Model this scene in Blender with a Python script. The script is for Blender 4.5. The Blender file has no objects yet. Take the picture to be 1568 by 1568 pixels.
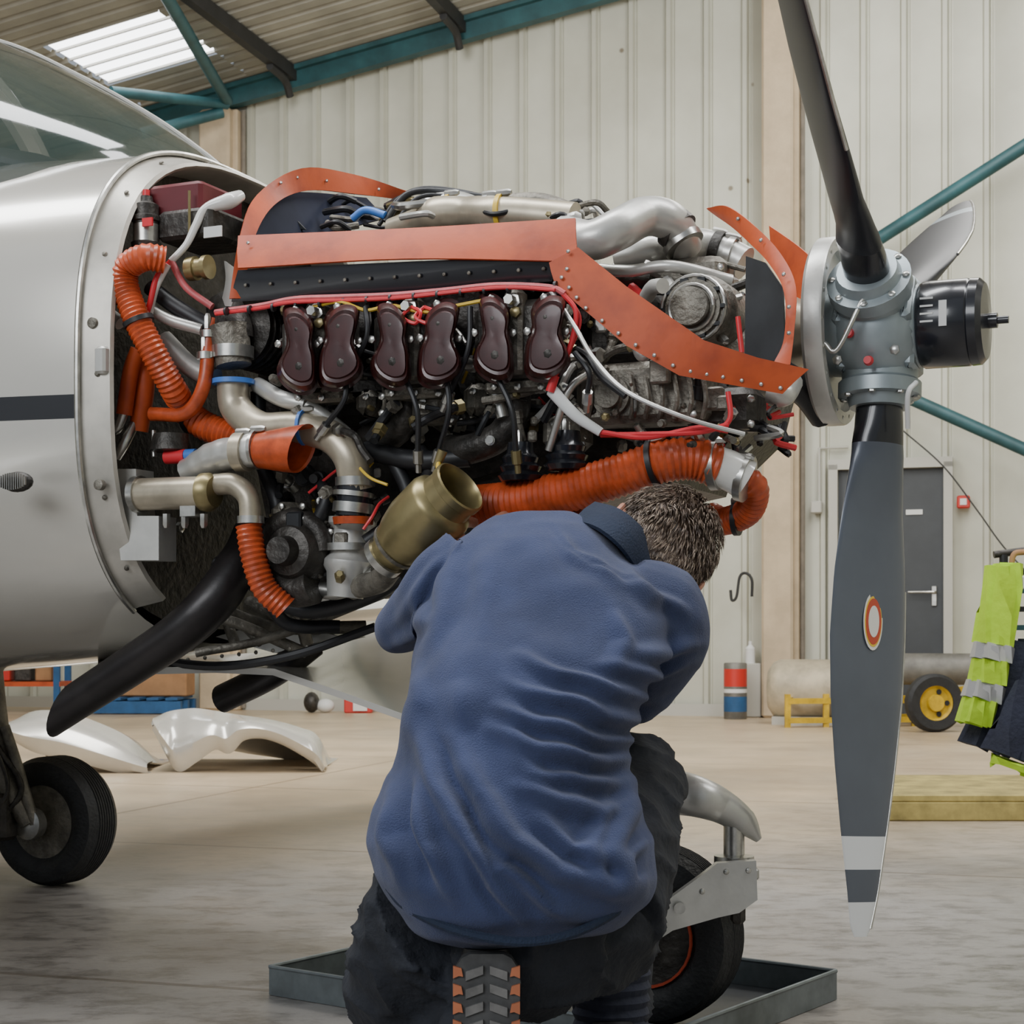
import bpy, bmesh, math, random
from math import sin, cos, pi, radians, sqrt, exp
from mathutils import Vector, Matrix, noise
random.seed(7)
V = Vector
# ---------------------------------------------------------------- image pixel coordinates to world points at a chosen depth
F = 2600.0; CX = 784.0; HY = 978.0; CH = 0.64       # focal, axis, horizon, camera height
def P(px, py, d):
    return V(((px-CX)*d/F, d, CH+(HY-py)*d/F))
def G(px, py, z=0.0):                                  # point on ground (height z)
    d = (CH-z)*F/(py-HY); return V(((px-CX)*d/F, d, z))
# aircraft frame : nose axis yawed 24deg toward the viewer, H = propeller hub
TH = radians(24); AX = V((cos(TH), -sin(TH), 0)); LT = V((-sin(TH), -cos(TH), 0)); H = V((0.595, 2.74, 1.14))
ACR = (AX, LT, V((0,0,1)))
def L(a, l, z): 
    q = H + AX*a + LT*l; return V((q.x, q.y, z))
def A(px, py, l):
    t = (px-CX)/F
    d = (l + LT.x*H.x + LT.y*H.y)/(LT.x*t+LT.y)
    return P(px, py, d)
def AA(lst): return [A(*q) for q in lst]
# building frame yawed 17deg
BT = radians(17); EU = V((cos(BT), -sin(BT), 0)); EV = V((sin(BT), cos(BT), 0)); W0 = V((0, 14.6, 0))
def B(u, v, z): return W0 + EU*u + EV*v + V((0, 0, z))
def WP(px, py, v=0.0):                                  # (u,z) on plane v
    t = (px-CX)/F
    d = (v + EV.y*W0.y)/(EV.x*t+EV.y)
    q = P(px, py, d); r = q-W0
    return r.dot(EU), q.z
def roofz(u): return 5.56+0.165*(u+2.68)

# ---------------------------------------------------------------- materials
def pm(name, col, rough=0.5, metal=0.0, var=0.0, vs=8.0, col2=None, bump=0.0, bs=40.0, coat=0.0, emit=None, es=1.0, detail=4.0, thr=(0.35,0.65), spec=None, sheen=0):
    m = bpy.data.materials.new(name); m.use_nodes = True
    nt = m.node_tree; b = nt.nodes['Principled BSDF']
    b.inputs['Base Color'].default_value = (*col, 1); b.inputs['Roughness'].default_value = rough
    b.inputs['Metallic'].default_value = metal
    if coat: b.inputs['Coat Weight'].default_value = coat; b.inputs['Coat Roughness'].default_value = 0.08
    if spec is not None: b.inputs['Specular IOR Level'].default_value = spec
    if sheen: b.inputs['Sheen Weight'].default_value = sheen; b.inputs['Sheen Roughness'].default_value=.5
    if emit: b.inputs['Emission Color'].default_value = (*emit, 1); b.inputs['Emission Strength'].default_value = es
    tc = nt.nodes.new('ShaderNodeTexCoord')
    if col2 is None and var > 0: col2 = tuple(max(0, c*(1-var)) for c in col)
    if col2 is not None:
        n = nt.nodes.new('ShaderNodeTexNoise'); n.inputs['Scale'].default_value = vs; n.inputs['Detail'].default_value = detail
        n.inputs['Roughness'].default_value = 0.62
        nt.links.new(tc.outputs['Object'], n.inputs['Vector'])
        r = nt.nodes.new('ShaderNodeValToRGB'); r.color_ramp.elements[0].position = thr[0]; r.color_ramp.elements[1].position = thr[1]
        r.color_ramp.elements[0].color = (*col2, 1); r.color_ramp.elements[1].color = (*col, 1)
        nt.links.new(n.outputs['Fac'], r.inputs['Fac']); nt.links.new(r.outputs['Color'], b.inputs['Base Color'])
    if bump > 0:
        n2 = nt.nodes.new('ShaderNodeTexNoise'); n2.inputs['Scale'].default_value = bs; n2.inputs['Detail'].default_value = 5
        nt.links.new(tc.outputs['Object'], n2.inputs['Vector'])
        bp = nt.nodes.new('ShaderNodeBump'); bp.inputs['Strength'].default_value = bump; bp.inputs['Distance'].default_value = 0.01
        nt.links.new(n2.outputs['Fac'], bp.inputs['Height']); nt.links.new(bp.outputs['Normal'], b.inputs['Normal'])
    return m

M = {}
M['paint'] = pm('aircraft_paint', (.62,.60,.55), .24, .3, coat=.8, var=.12, vs=3)
M['white'] = pm('white_gloss_paint', (.74,.73,.69), .25, 0, coat=.5, var=.1, vs=5)
M['flange'] = pm('flange_metal', (.54,.51,.45), .40, .4, var=.25, vs=12)
M['dark'] = pm('dark_interior', (.02,.022,.025), .6, .2, var=.4, vs=20)
M['black'] = pm('black_rubber', (.018,.018,.02), .45, 0, var=.3, vs=30)
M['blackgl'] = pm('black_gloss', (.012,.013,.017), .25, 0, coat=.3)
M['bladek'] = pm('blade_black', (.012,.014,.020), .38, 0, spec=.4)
M['duct'] = pm('black_exhaust_coating', (.028,.024,.024), .38, .3, var=.4, vs=14, bump=.1, bs=30)
M['orange'] = pm('orange_baffle_sheet', (.52,.085,.022), .5, 0, col2=(.30,.045,.016), vs=9, thr=(.28,.55), bump=.08, bs=30, spec=.35)
M['hose'] = pm('orange_hose', (.64,.10,.028), .36, 0, var=.45, vs=25)
M['steel'] = pm('steel', (.60,.59,.55), .3, .9, var=.35, vs=30)
M['cast'] = pm('cast_alloy', (.25,.23,.19), .5, .5, var=.55, vs=22, bump=.4, bs=90)
M['castd'] = pm('cast_dark', (.075,.068,.06), .45, .5, var=.6, vs=25, bump=.3, bs=80)
M['silver'] = pm('silver_intake', (.64,.63,.59), .36, .5, var=.2, vs=9, bump=.1, bs=30)
M['beige'] = pm('beige_metal', (.56,.49,.37), .36, .5, var=.35, vs=12)
M['gold'] = pm('olive_gold', (.33,.27,.13), .36, .7, var=.4, vs=10)
M['rocker'] = pm('rocker_cover_maroon', (.050,.011,.010), .33, .1, coat=.2, var=.35, vs=30)
M['redw'] = pm('red_wire', (.65,.03,.04), .4)
M['pinkw'] = pm('pink_wire', (.62,.13,.14), .45, var=.3, vs=40)
M['yelw'] = pm('yellow_wire', (.75,.5,.05), .4)
M['blue'] = pm('blue_clamp', (.06,.2,.6), .4)
M['battery'] = pm('battery_maroon', (.13,.015,.02), .4, var=.2)
M['label'] = pm('label_paper', (.7,.7,.68), .6)
M['hub'] = pm('hub_alloy', (.34,.39,.41), .42, .5, var=.15, vs=12)
M['tyre'] = pm('tyre_rubber', (.022,.023,.025), .6, 0, var=.4, vs=30, bump=.3, bs=120)
M['teal'] = pm('teal_paint', (.03,.11,.125), .5, .1, var=.4, vs=4)
M['purlin'] = pm('purlin_dark', (.035,.035,.035), .6, .2, var=.3)
M['pipe'] = pm('downpipe_brown', (.22,.19,.15), .6, 0, var=.3)
M['yellow'] = pm('yellow_paint', (.66,.43,.02), .5, 0, var=.4, vs=10)
M['red'] = pm('red_paint', (.55,.03,.02), .4)
M['hivis'] = pm('hivis_fabric', (.50,.78,.03), .8, 0, var=.2, vs=9, bump=.3, bs=30)
M['reflect'] = pm('reflective_band', (.6,.6,.6), .35, .5)
M['navy'] = pm('navy_cloth', (.02,.024,.045), .85, 0, var=.3, vs=12, bump=.4, bs=60)
M['navyp'] = pm('navy_baffle_plate', (.016,.020,.04), .75, 0, var=.3, vs=12, spec=.2)
M['trous'] = pm('work_trousers', (.014,.017,.025), .85, 0, var=.4, vs=14, bump=.5, bs=50)
M['fleece'] = pm('blue_fleece', (.036,.050,.120), .95, 0, var=.30, vs=7, bump=.35, bs=500, sheen=.12)
M['fleeced'] = pm('navy_collar', (.012,.022,.05), .9, 0, var=.2, bump=.4, bs=300)
M['skin'] = pm('skin', (.50,.23,.155), .5, 0, var=.15, vs=30)
M['hair'] = pm('hair_brown', (.11,.07,.045), .5, 0, col2=(.04,.023,.015), vs=60)
M['hairg'] = pm('hair_light_brown', (.22,.165,.12), .5, 0)
M['lug'] = pm('sole_orange', (.5,.16,.07), .6, 0, var=.3)
M['sole'] = pm('sole_grey', (.06,.06,.06), .7, 0, var=.5, vs=30)
M['soleg'] = pm('sole_lug_grey', (.16,.155,.15), .7, 0, var=.4, vs=30)
M['cardboard'] = pm('cardboard', (.38,.2,.09), .8, 0, var=.2)
M['bluep'] = pm('blue_pallet', (.02,.1,.25), .7, 0, var=.3)
M['doorg'] = pm('door_grey', (.045,.05,.055), .5, 0, var=.15)
M['frame'] = pm('door_frame', (.46,.45,.40), .5, 0)
M['cream'] = pm('cream_tank', (.56,.48,.34), .5, 0, var=.4, vs=5)
M['tankg'] = pm('grey_tank', (.20,.19,.165), .5, .2, var=.5, vs=6)
M['wood'] = pm('yellow_plank', (.46,.37,.12), .7, 0, var=.5, vs=9)
M['concol'] = pm('column_concrete', (.58,.46,.31), .8, 0, var=.18, vs=5, bump=.2, bs=20)
M['tray'] = pm('drip_tray_metal', (.06,.065,.07), .45, .6, var=.4, vs=10)
M['traye'] = pm('drip_tray_side', (.22,.25,.26), .45, .7, var=.4, vs=10)
M['sticker'] = pm('sticker_white', (.75,.72,.65), .4)
M['stickr'] = pm('sticker_red', (.5,.07,.03), .4)
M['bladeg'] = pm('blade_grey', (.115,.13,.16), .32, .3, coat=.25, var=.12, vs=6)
M['bladew'] = pm('blade_white', (.72,.73,.73), .4, 0)

def stripe(m, z0, z1):
    nt = m.node_tree; b = nt.nodes['Principled BSDF']
    tc = nt.nodes.new('ShaderNodeTexCoord'); sp = nt.nodes.new('ShaderNodeSeparateXYZ')
    nt.links.new(tc.outputs['Object'], sp.inputs[0])
    g = nt.nodes.new('ShaderNodeMath'); g.operation = 'GREATER_THAN'; g.inputs[1].default_value = z0
    l = nt.nodes.new('ShaderNodeMath'); l.operation = 'LESS_THAN'; l.inputs[1].default_value = z1
    mu = nt.nodes.new('ShaderNodeMath'); mu.operation = 'MULTIPLY'
    nt.links.new(sp.outputs['Z'], g.inputs[0]); nt.links.new(sp.outputs['Z'], l.inputs[0])
    nt.links.new(g.outputs[0], mu.inputs[0]); nt.links.new(l.outputs[0], mu.inputs[1])
    mx = nt.nodes.new('ShaderNodeMix'); mx.data_type = 'RGBA'
    src = b.inputs['Base Color'].links[0].from_socket
    nt.links.new(mu.outputs[0], mx.inputs[0]); nt.links.new(src, mx.inputs[6]); mx.inputs[7].default_value = (.02,.02,.022,1)
    nt.links.new(mx.outputs[2], b.inputs['Base Color'])
M['fuse'] = pm('fuselage_paint', (.62,.59,.53), .2, .3, coat=.9, var=.06, vs=2)
stripe(M['fuse'], 1.005, 1.045)
g = pm('windshield_glass', (.05,.07,.06), .02, .0, coat=1.0)
g.node_tree.nodes['Principled BSDF'].inputs['Alpha'].default_value = .62
M['glass'] = g

def floor_mat():
    m = bpy.data.materials.new('concrete_floor'); m.use_nodes = True; nt = m.node_tree; b = nt.nodes['Principled BSDF']
    N = nt.nodes.new; K = nt.links.new
    tc = N('ShaderNodeTexCoord')
    def no(sc, det=6, r=.65, mp=None):
        n = N('ShaderNodeTexNoise'); n.inputs['Scale'].default_value = sc; n.inputs['Detail'].default_value = det; n.inputs['Roughness'].default_value = r
        if mp:
            q = N('ShaderNodeMapping'); q.inputs['Scale'].default_value = mp; K(tc.outputs['Object'], q.inputs[0]); K(q.outputs[0], n.inputs['Vector'])
        else: K(tc.outputs['Object'], n.inputs['Vector'])
        return n
    n1 = no(.5); n2 = no(8, 9, .74, (1, 1.6, 1)); n3 = no(40); n4=no(1.3,6,.6)
    sp = N('ShaderNodeSeparateXYZ'); K(tc.outputs['Object'], sp.inputs[0])
    mr = N('ShaderNodeMapRange'); mr.inputs[1].default_value = 4.0; mr.inputs[2].default_value = 7.0; K(sp.outputs['Y'], mr.inputs[0])
    ad = N('ShaderNodeMath'); ad.operation='ADD'; sc=N('ShaderNodeMath'); sc.operation='MULTIPLY_ADD'; sc.inputs[1].default_value=1.6; sc.inputs[2].default_value=-.8
    K(n1.outputs['Fac'], sc.inputs[0]); K(sc.outputs[0], ad.inputs[0]); K(mr.outputs[0], ad.inputs[1]); ad.use_clamp=True
    mx = N('ShaderNodeMix'); mx.data_type='RGBA'; K(ad.outputs[0], mx.inputs[0]); mx.inputs[6].default_value=(.29,.275,.26,1); mx.inputs[7].default_value=(.58,.45,.295,1)
    r2 = N('ShaderNodeValToRGB'); r2.color_ramp.elements[0].position=.38; r2.color_ramp.elements[0].color=(.30,.29,.28,1); r2.color_ramp.elements[1].position=.53; r2.color_ramp.elements[1].color=(1,1,1,1)
    K(n2.outputs['Fac'], r2.inputs[0])
    r4 = N('ShaderNodeValToRGB'); r4.color_ramp.elements[0].position=.35; r4.color_ramp.elements[0].color=(.68,.66,.64,1); r4.color_ramp.elements[1].position=.6; r4.color_ramp.elements[1].color=(1,1,1,1); K(n4.outputs['Fac'], r4.inputs[0])
    mu = N('ShaderNodeMix'); mu.data_type='RGBA'; mu.blend_type='MULTIPLY'; mu.inputs[0].default_value=.7; K(mx.outputs[2], mu.inputs[6]); K(r2.outputs[0], mu.inputs[7])
    inv = N('ShaderNodeMapRange'); inv.inputs[1].default_value=3.5; inv.inputs[2].default_value=7; inv.inputs[3].default_value=.75; inv.inputs[4].default_value=.15; K(sp.outputs['Y'], inv.inputs[0]); K(inv.outputs[0], mu.inputs[0])
    mu4 = N('ShaderNodeMix'); mu4.data_type='RGBA'; mu4.blend_type='MULTIPLY'; mu4.inputs[0].default_value=.8; K(mu.outputs[2], mu4.inputs[6]); K(r4.outputs[0], mu4.inputs[7])
    br = N('ShaderNodeTexBrick'); br.inputs['Scale'].default_value=.13; br.inputs['Mortar Size'].default_value=.0014; br.offset=0
    br.inputs['Color1'].default_value=(1,1,1,1); br.inputs['Color2'].default_value=(1,1,1,1); br.inputs['Mortar'].default_value=(.5,.45,.4,1)
    q = N('ShaderNodeMapping'); q.inputs['Rotation'].default_value=(0,0,radians(17)); q.inputs['Location'].default_value=(3.2,-.9,0); K(tc.outputs['Object'], q.inputs[0]); K(q.outputs[0], br.inputs['Vector'])
    m2 = N('ShaderNodeMix'); m2.data_type='RGBA'; m2.blend_type='MULTIPLY'; m2.inputs[0].default_value=.8; K(mu4.outputs[2], m2.inputs[6]); K(br.outputs['Color'], m2.inputs[7])
    K(m2.outputs[2], b.inputs['Base Color'])
    rr = N('ShaderNodeMapRange'); rr.inputs[3].default_value=.2; rr.inputs[4].default_value=.55; K(n2.outputs['Fac'], rr.inputs[0]); K(rr.outputs[0], b.inputs['Roughness'])
    bp = N('ShaderNodeBump'); bp.inputs['Strength'].default_value=.12; bp.inputs['Distance'].default_value=.01; K(n3.outputs['Fac'], bp.inputs['Height']); K(bp.outputs[0], b.inputs['Normal'])
    return m
M['floor'] = floor_mat()
def wall_mat():
    m = pm('cream_wall_cladding', (.57,.57,.48), .5, .05, col2=(.46,.455,.375), vs=1.2, thr=(.3,.7))
    nt = m.node_tree; b = nt.nodes['Principled BSDF']; N=nt.nodes.new; K=nt.links.new
    tc = N('ShaderNodeTexCoord'); v = N('ShaderNodeTexVoronoi'); v.inputs['Scale'].default_value=2.2; K(tc.outputs['Object'], v.inputs['Vector'])
    r = N('ShaderNodeValToRGB'); r.color_ramp.elements[0].position=.03; r.color_ramp.elements[0].color=(.25,.17,.1,1); r.color_ramp.elements[1].position=.06; r.color_ramp.elements[1].color=(1,1,1,1)
    K(v.outputs['Distance'], r.inputs[0])
    mx = N('ShaderNodeMix'); mx.data_type='RGBA'; mx.blend_type='MULTIPLY'; mx.inputs[0].default_value=.8
    src = b.inputs['Base Color'].links[0].from_socket; K(src, mx.inputs[6]); K(r.outputs[0], mx.inputs[7]); K(mx.outputs[2], b.inputs['Base Color'])
    return m
M['wall'] = wall_mat()
M['roof'] = pm('roof_sheet', (.36,.35,.30), .6, 0, var=.3, vs=1.5)
M['sky'] = pm('skylight_sheet', (.9,.9,.9), .5, 0, emit=(.95,.97,1), es=6)

# ---------------------------------------------------------------- mesh builder
def cr(pts, n=8, rad=None):
    if len(pts) == 2:
        q=[pts[0].lerp(pts[1], i/n) for i in range(n+1)]
        return q, ([rad[0]+(rad[1]-rad[0])*i/n for i in range(n+1)] if rad else None)
    p = [pts[0]*2-pts[1]]+list(pts)+[pts[-1]*2-pts[-2]]
    r = ([rad[0]]+list(rad)+[rad[-1]]) if rad else None
    out=[]; ro=[]
    for i in range(1, len(p)-2):
        for k in range(n+(1 if i==len(p)-3 else 0)):
            t=k/n
            def f(a,b,c,d): return .5*((2*b)+(c-a)*t+(2*a-5*b+4*c-d)*t*t+(3*b-a-3*c+d)*t*t*t)
            out.append(f(p[i-1],p[i],p[i+1],p[i+2]))
            if r: ro.append(max(.0005, r[i]+(r[i+1]-r[i])*t))
    return out, (ro if r else None)
def resample(pts, rad, step):
    o=[pts[0]]; ro=[rad[0]]; acc=0
    for i in range(1,len(pts)):
        a=pts[i-1]; b=pts[i]; sl=(b-a).length
        if sl<1e-9: continue
        while acc+sl>=step:
            t=(step-acc)/sl; a=a.lerp(b,t); ra=rad[i-1]+(rad[i]-rad[i-1])*t
            o.append(a.copy()); ro.append(ra); sl=(b-a).length; acc=0
            if sl<1e-9: break
        acc+=sl
    return o, ro
class MB:
    def __init__(s): s.v=[]; s.f=[]; s.m=[]; s.mats=[]
    def mi(s, mat):
        if isinstance(mat,str): mat=M[mat]
        if mat not in s.mats: s.mats.append(mat)
        return s.mats.index(mat)
    def add(s, vs, fs, mat):
        o=len(s.v); k=s.mi(mat); s.v+= [tuple(v) for v in vs]
        for f in fs: s.f.append([o+i for i in f]); s.m.append(k)
    def loft(s, secs, mat, closed=True, cap=True, cap0=None, cap1=None, skip=None):
        n=len(secs[0]); vs=[v for q in secs for v in q]; fs=[]
        for i in range(len(secs)-1):
            for j in range(n if closed else n-1):
                if skip and skip(j): continue
                k=(j+1)%n; fs.append([i*n+j,i*n+k,(i+1)*n+k,(i+1)*n+j])
        c0 = cap if cap0 is None else cap0; c1 = cap if cap1 is None else cap1
        if closed and c0: fs.append(list(range(n))[::-1])
        if closed and c1: fs.append([(len(secs)-1)*n+j for j in range(n)])
        s.add(vs,fs,mat)
    def sweep(s, pts, r, mat, seg=12, n=8, cap=True, cor=0, pitch=.012, flat=1.0, smooth=True):
        pts=[V(p) for p in pts]
        rad=list(r) if isinstance(r,(list,tuple)) else [r]*len(pts)
        if smooth: pts,rad=cr(pts,n,rad)
        if cor: pts,rad=resample(pts,rad,pitch/4); rad=[q*(1+cor*(1,0,-1,0)[i%4]) for i,q in enumerate(rad)]
        if len(pts)<2: return
        T=[]; 
        for i in range(len(pts)):
            t=pts[min(i+1,len(pts)-1)]-pts[max(i-1,0)]
            T.append(t.normalized() if t.length>1e-9 else V((0,0,1)))
        up=V((0,0,1)) if abs(T[0].z)<.9 else V((0,1,0))
        nrm=(up-T[0]*up.dot(T[0])).normalized(); secs=[]
        for i,p in enumerate(pts):
            nrm=(nrm-T[i]*nrm.dot(T[i]))
            nrm=nrm.normalized() if nrm.length>1e-6 else T[i].orthogonal().normalized()
            bn=T[i].cross(nrm)
            secs.append([p+(nrm*cos(2*pi*j/seg)*flat+bn*sin(2*pi*j/seg))*rad[i] for j in range(seg)])
        s.loft(secs,mat,True,cap)
    def lathe(s, p0, ax, prof, mat, seg=28, cap=True):
        ax=V(ax).normalized(); u=ax.orthogonal().normalized(); w=ax.cross(u)
        s.loft([[V(p0)+ax*t+(u*cos(2*pi*j/seg)+w*sin(2*pi*j/seg))*max(r,.0002) for j in range(seg)] for t,r in prof],mat,True,cap)
    def box(s, c, size, mat, R=None, bev=0):
        c=V(c); X,Y,Z=[V(q) for q in (R or ((1,0,0),(0,1,0),(0,0,1)))]
        a,b,d=[q/2 for q in size]; e=min(bev,a*.9,b*.9,d*.9)
        if e<=0:
            vs=[c+X*x*a+Y*y*b+Z*z*d for z in(-1,1) for x,y in((-1,-1),(1,-1),(1,1),(-1,1))]
            s.add(vs,[[3,2,1,0],[4,5,6,7],[0,1,5,4],[1,2,6,5],[2,3,7,6],[3,0,4,7]],mat)
        else:
            def ring(ix,iy,z): 
                out=[]
                for (sx,sy) in ((1,1),(-1,1),(-1,-1),(1,-1)):
                    pr=[(sx*ix,sy*(iy-e)),(sx*(ix-e),sy*iy)]
                    if sx*sy<0: pr=pr[::-1]
                    out+=[c+X*q[0]+Y*q[1]+Z*z for q in pr]
                return out
            s.loft([ring(a-e*.8,b-e*.8,-d),ring(a,b,-d+e),ring(a,b,d-e),ring(a-e*.8,b-e*.8,d)],mat)
    def beam(s, p, q, w, h, mat, up=(0,0,1)):
        p=V(p);q=V(q);X=(q-p).normalized();Y=V(up).cross(X).normalized();Z=X.cross(Y)
        s.box((p+q)/2,((q-p).length,w,h),mat,(X,Y,Z))
    def prism(s, poly, off, mat):
        off=V(off); n=len(poly); vs=[V(p) for p in poly]+[V(p)+off for p in poly]
        s.add(vs,[list(range(n))[::-1],list(range(n,2*n))]+[[i,(i+1)%n,n+(i+1)%n,n+i] for i in range(n)],mat)
    def sheet(s, rows, th, mat, dirn=None):
        n=len(rows[0]); m=len(rows); g=[[V(p) for p in r] for r in rows]; o=[]
        for i in range(m):
            rr=[]
            for j in range(n):
                a=g[min(i+1,m-1)][j]-g[max(i-1,0)][j]; b=g[i][min(j+1,n-1)]-g[i][max(j-1,0)]
                nn=a.cross(b); nn=nn.normalized() if nn.length>1e-9 else V((0,1,0))
                rr.append(g[i][j]+nn*th)
            o.append(rr)
        vs=[p for r in g for p in r]+[p for r in o for p in r]; N=m*n; fs=[]
        for i in range(m-1):
            for j in range(n-1):
                a,b,c,d=i*n+j,i*n+j+1,(i+1)*n+j+1,(i+1)*n+j
                fs.append([a,b,c,d]); fs.append([N+d,N+c,N+b,N+a])
        for i in range(m-1):
            for j in (0,n-1): fs.append([i*n+j,(i+1)*n+j,N+(i+1)*n+j,N+i*n+j])
        for j in range(n-1):
            for i in (0,m-1): fs.append([i*n+j,i*n+j+1,N+i*n+j+1,N+i*n+j])
        s.add(vs,fs,mat)
    def ell(s, c, rad, mat, R=None, seg=14, rings=8):
        X,Y,Z=[V(q) for q in (R or ((1,0,0),(0,1,0),(0,0,1)))]; c=V(c); a,b,d=rad
        s.loft([[c+X*a*sin(t)*cos(2*pi*j/seg)+Y*b*sin(t)*sin(2*pi*j/seg)-Z*d*cos(t) for j in range(seg)] for t in [max(.03,min(pi-.03,pi*i/rings)) for i in range(rings+1)]],mat)
    def bolt(s, p, n, r, mat='steel', h=None):
        h=h or r*.8; s.lathe(V(p)-V(n).normalized()*h*.3,n,[(0,r),(h,r),(h*1.3,r*.6)],mat,seg=6)
    def rivet(s, p, n, r, mat='steel'):
        s.lathe(p,n,[(0,r),(r*.5,r*.8),(r*.7,r*.3)],mat,seg=8)
    def obj(s, name, parent=None, sharp=38, mods=None):
        me=bpy.data.meshes.new(name); me.from_pydata(s.v,[],s.f)
        for m in s.mats: me.materials.append(m)
        me.polygons.foreach_set('material_index',s.m)
        bm=bmesh.new(); bm.from_mesh(me); bmesh.ops.recalc_face_normals(bm,faces=bm.faces); bm.to_mesh(me); bm.free()
        me.polygons.foreach_set('use_smooth',[True]*len(me.polygons)); me.set_sharp_from_angle(angle=radians(sharp)); me.update()
        o=bpy.data.objects.new(name,me); bpy.context.scene.collection.objects.link(o)
        if parent: o.parent=parent
        return o
def empty(name, loc=(0,0,0)):
    e=bpy.data.objects.new(name,None); bpy.context.scene.collection.objects.link(e); e.empty_display_size=.1; return e

# ================================================================= BUILDING
b=MB(); b.box((0,6,-.05),(34,44,.1),'floor'); b.obj('floor')
ROT=(EU,EV,V((0,0,1)))
def ribwall(name, u0, u1, v, mat='wall', depth=.035):
    b=MB(); us=[]; u=u0
    while u<u1-.32:
        us+=[(u,0),(u+.20,0),(u+.215,-depth),(u+.25,-depth),(u+.265,0),(u+.275,0),(u+.285,-.012),(u+.30,-.012)]; u+=.32
    us.append((u1,0))
    vs=[]; fs=[]
    for (uu,dv) in us: vs+=[B(uu,v+dv,0),B(uu,v+dv,roofz(uu)+.02)]
    for i in range(len(us)-1): fs.append([2*i,2*i+2,2*i+3,2*i+1])
    b.add(vs,fs,mat)
    b.box(B((u0+u1)/2,v+.12,2.3),(u1-u0,.1,4.6),mat,ROT)
    return b.obj(name)
ribwall('wall_back',-7.5,7.5,0)
def sidewall(name,u):
    b=MB(); v=-17
    while v<0:
        b.box(B(u,v+.16,roofz(u)/2),(.1,.26,roofz(u)),'wall',ROT); b.box(B(u,v+.32,roofz(u)/2),(.14,.07,roofz(u)),'wall',ROT); v+=.33
    b.obj(name)
sidewall('wall_left',-7.5)
sidewall('wall_right',7.6)
b=MB()
SU0,SU1,SV0,SV1=-3.4,-2.35,-1.9,-.88
def rsheet(u0,u1,v0,v1):
    v=v0
    vl=[]
    while v<v1-1e-6: vl+=[(v,0),(min(v+.11,v1),0),(min(v+.13,v1),.03),(min(v+.17,v1),.03)]; v+=.19
    vl.append((v1,0)); vs=[];fs=[]
    for vv,dz in vl: vs+=[B(u0,vv,roofz(u0)+dz),B(u1,vv,roofz(u1)+dz)]
    for i in range(len(vl)-1): fs.append([2*i,2*i+1,2*i+3,2*i+2])
    b.add(vs,fs,'roof')
rsheet(-7.5,SU0,-15,0.1); rsheet(SU1,7.6,-15,.1); rsheet(SU0,SU1,-15,SV0); rsheet(SU0,SU1,SV1,.1)
b.obj('ceiling')
b=MB()
b.add([B(SU0,SV0,roofz(SU0)+.04),B(SU1,SV0,roofz(SU1)+.04),B(SU1,SV1,roofz(SU1)+.04),B(SU0,SV1,roofz(SU0)+.04)],[[0,1,2,3]],'sky')
for q in range(6):
    vv=SV0+(SV1-SV0)*q/5; b.beam(B(SU0,vv,roofz(SU0)+.03),B(SU1,vv,roofz(SU1)+.03),.02,.02,'frame')
b.obj('window_1')
b=MB()
b.beam(B(-7.4,-.18,roofz(-7.4)-.12),B(7.4,-.18,roofz(7.4)-.12),.10,.14,'teal')
b.beam(B(-7.4,-.26,roofz(-7.4)-.03),B(7.4,-.26,roofz(7.4)-.03),.05,.04,'teal')
b.beam(B(-2.62,-.22,roofz(-2.62)-.05),B(-2.62,-.22,roofz(-2.62)-.42),.2,.22,'teal')
u1,z1=WP(1568,232,-.5); u2,z2=WP(1210,452,-.35); b.sweep([B(u1+1.0,-.5,z1+.62),B(u2,-.35,z2)],.055,'teal')
u1,z1=WP(1400,618,-.5); u2,z2=WP(1600,712,-.5); u3,z3=WP(1210,528,-.35); b.sweep([B(u3,-.35,z3),B(u2+1.2,-.5,z2-.55)],.05,'teal')
b.sweep([P(348,155,14.9),P(252,-10,12.6)],.05,'teal')
b.sweep([P(348,160,14.9),P(170,140,14.2)],.045,'teal'); b.sweep([P(340,172,14.9),P(215,205,14.6)],.05,'teal')
b.obj('roof_beam_teal')
b=MB()
for pu in (-1.95,-.38,2.7,-3.8,-5.3,4.2,5.7):
    b.beam(B(pu,-.1,roofz(pu)-.07),B(pu,-13,roofz(pu)-.07),.08,.12,'purlin')
    b.sweep([B(pu,-.7,roofz(pu)-.15),B(pu,-.4,roofz(pu)-.17),B(pu,-.28,roofz(pu)-.28)],.035,'purlin',seg=8)
b.obj('roof_purlins')
def column(name,px0,px1,ztop,u0=None):
    b=MB(); u0,_=WP(px0,900,-.22); u1,_=WP(px1,900,-.22); w=u1-u0; c=(u0+u1)/2
    b.box(B(c,-.13,ztop/2),(w*.78,.26,ztop),'concol',ROT,bev=.02)
    b.box(B(c+w*.39,-.09,ztop/2),(w*.22,.18,ztop),'concol',ROT,bev=.01)
    b.sweep([B(c+w*.56,-.1,0.02),B(c+w*.56,-.1,ztop)],.022,'pipe',seg=8)
    b.obj(name)
column('column_1',1160,1222,roofz(1.5)-.1); 
column('column_2',300,360,roofz(-2.6)-.2)
b=MB(); u0,zt=WP(1284,722); u1,_=WP(1447,722); w=u1-u0; zt=2.0
b.box(B((u0+u1)/2,-.05,zt/2),(w,.02,zt),'doorg',ROT)
for uu in (u0-.03,u1+.03): b.box(B(uu,-.09,zt/2+.02),(.07,.09,zt+.04),'frame',ROT)
b.box(B((u0+u1)/2,-.09,zt+.04),(w+.13,.09,.08),'frame',ROT)
b.box(B(u0+w*.72,-.066,zt-.35),(.13,.01,.04),'label',ROT)
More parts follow.
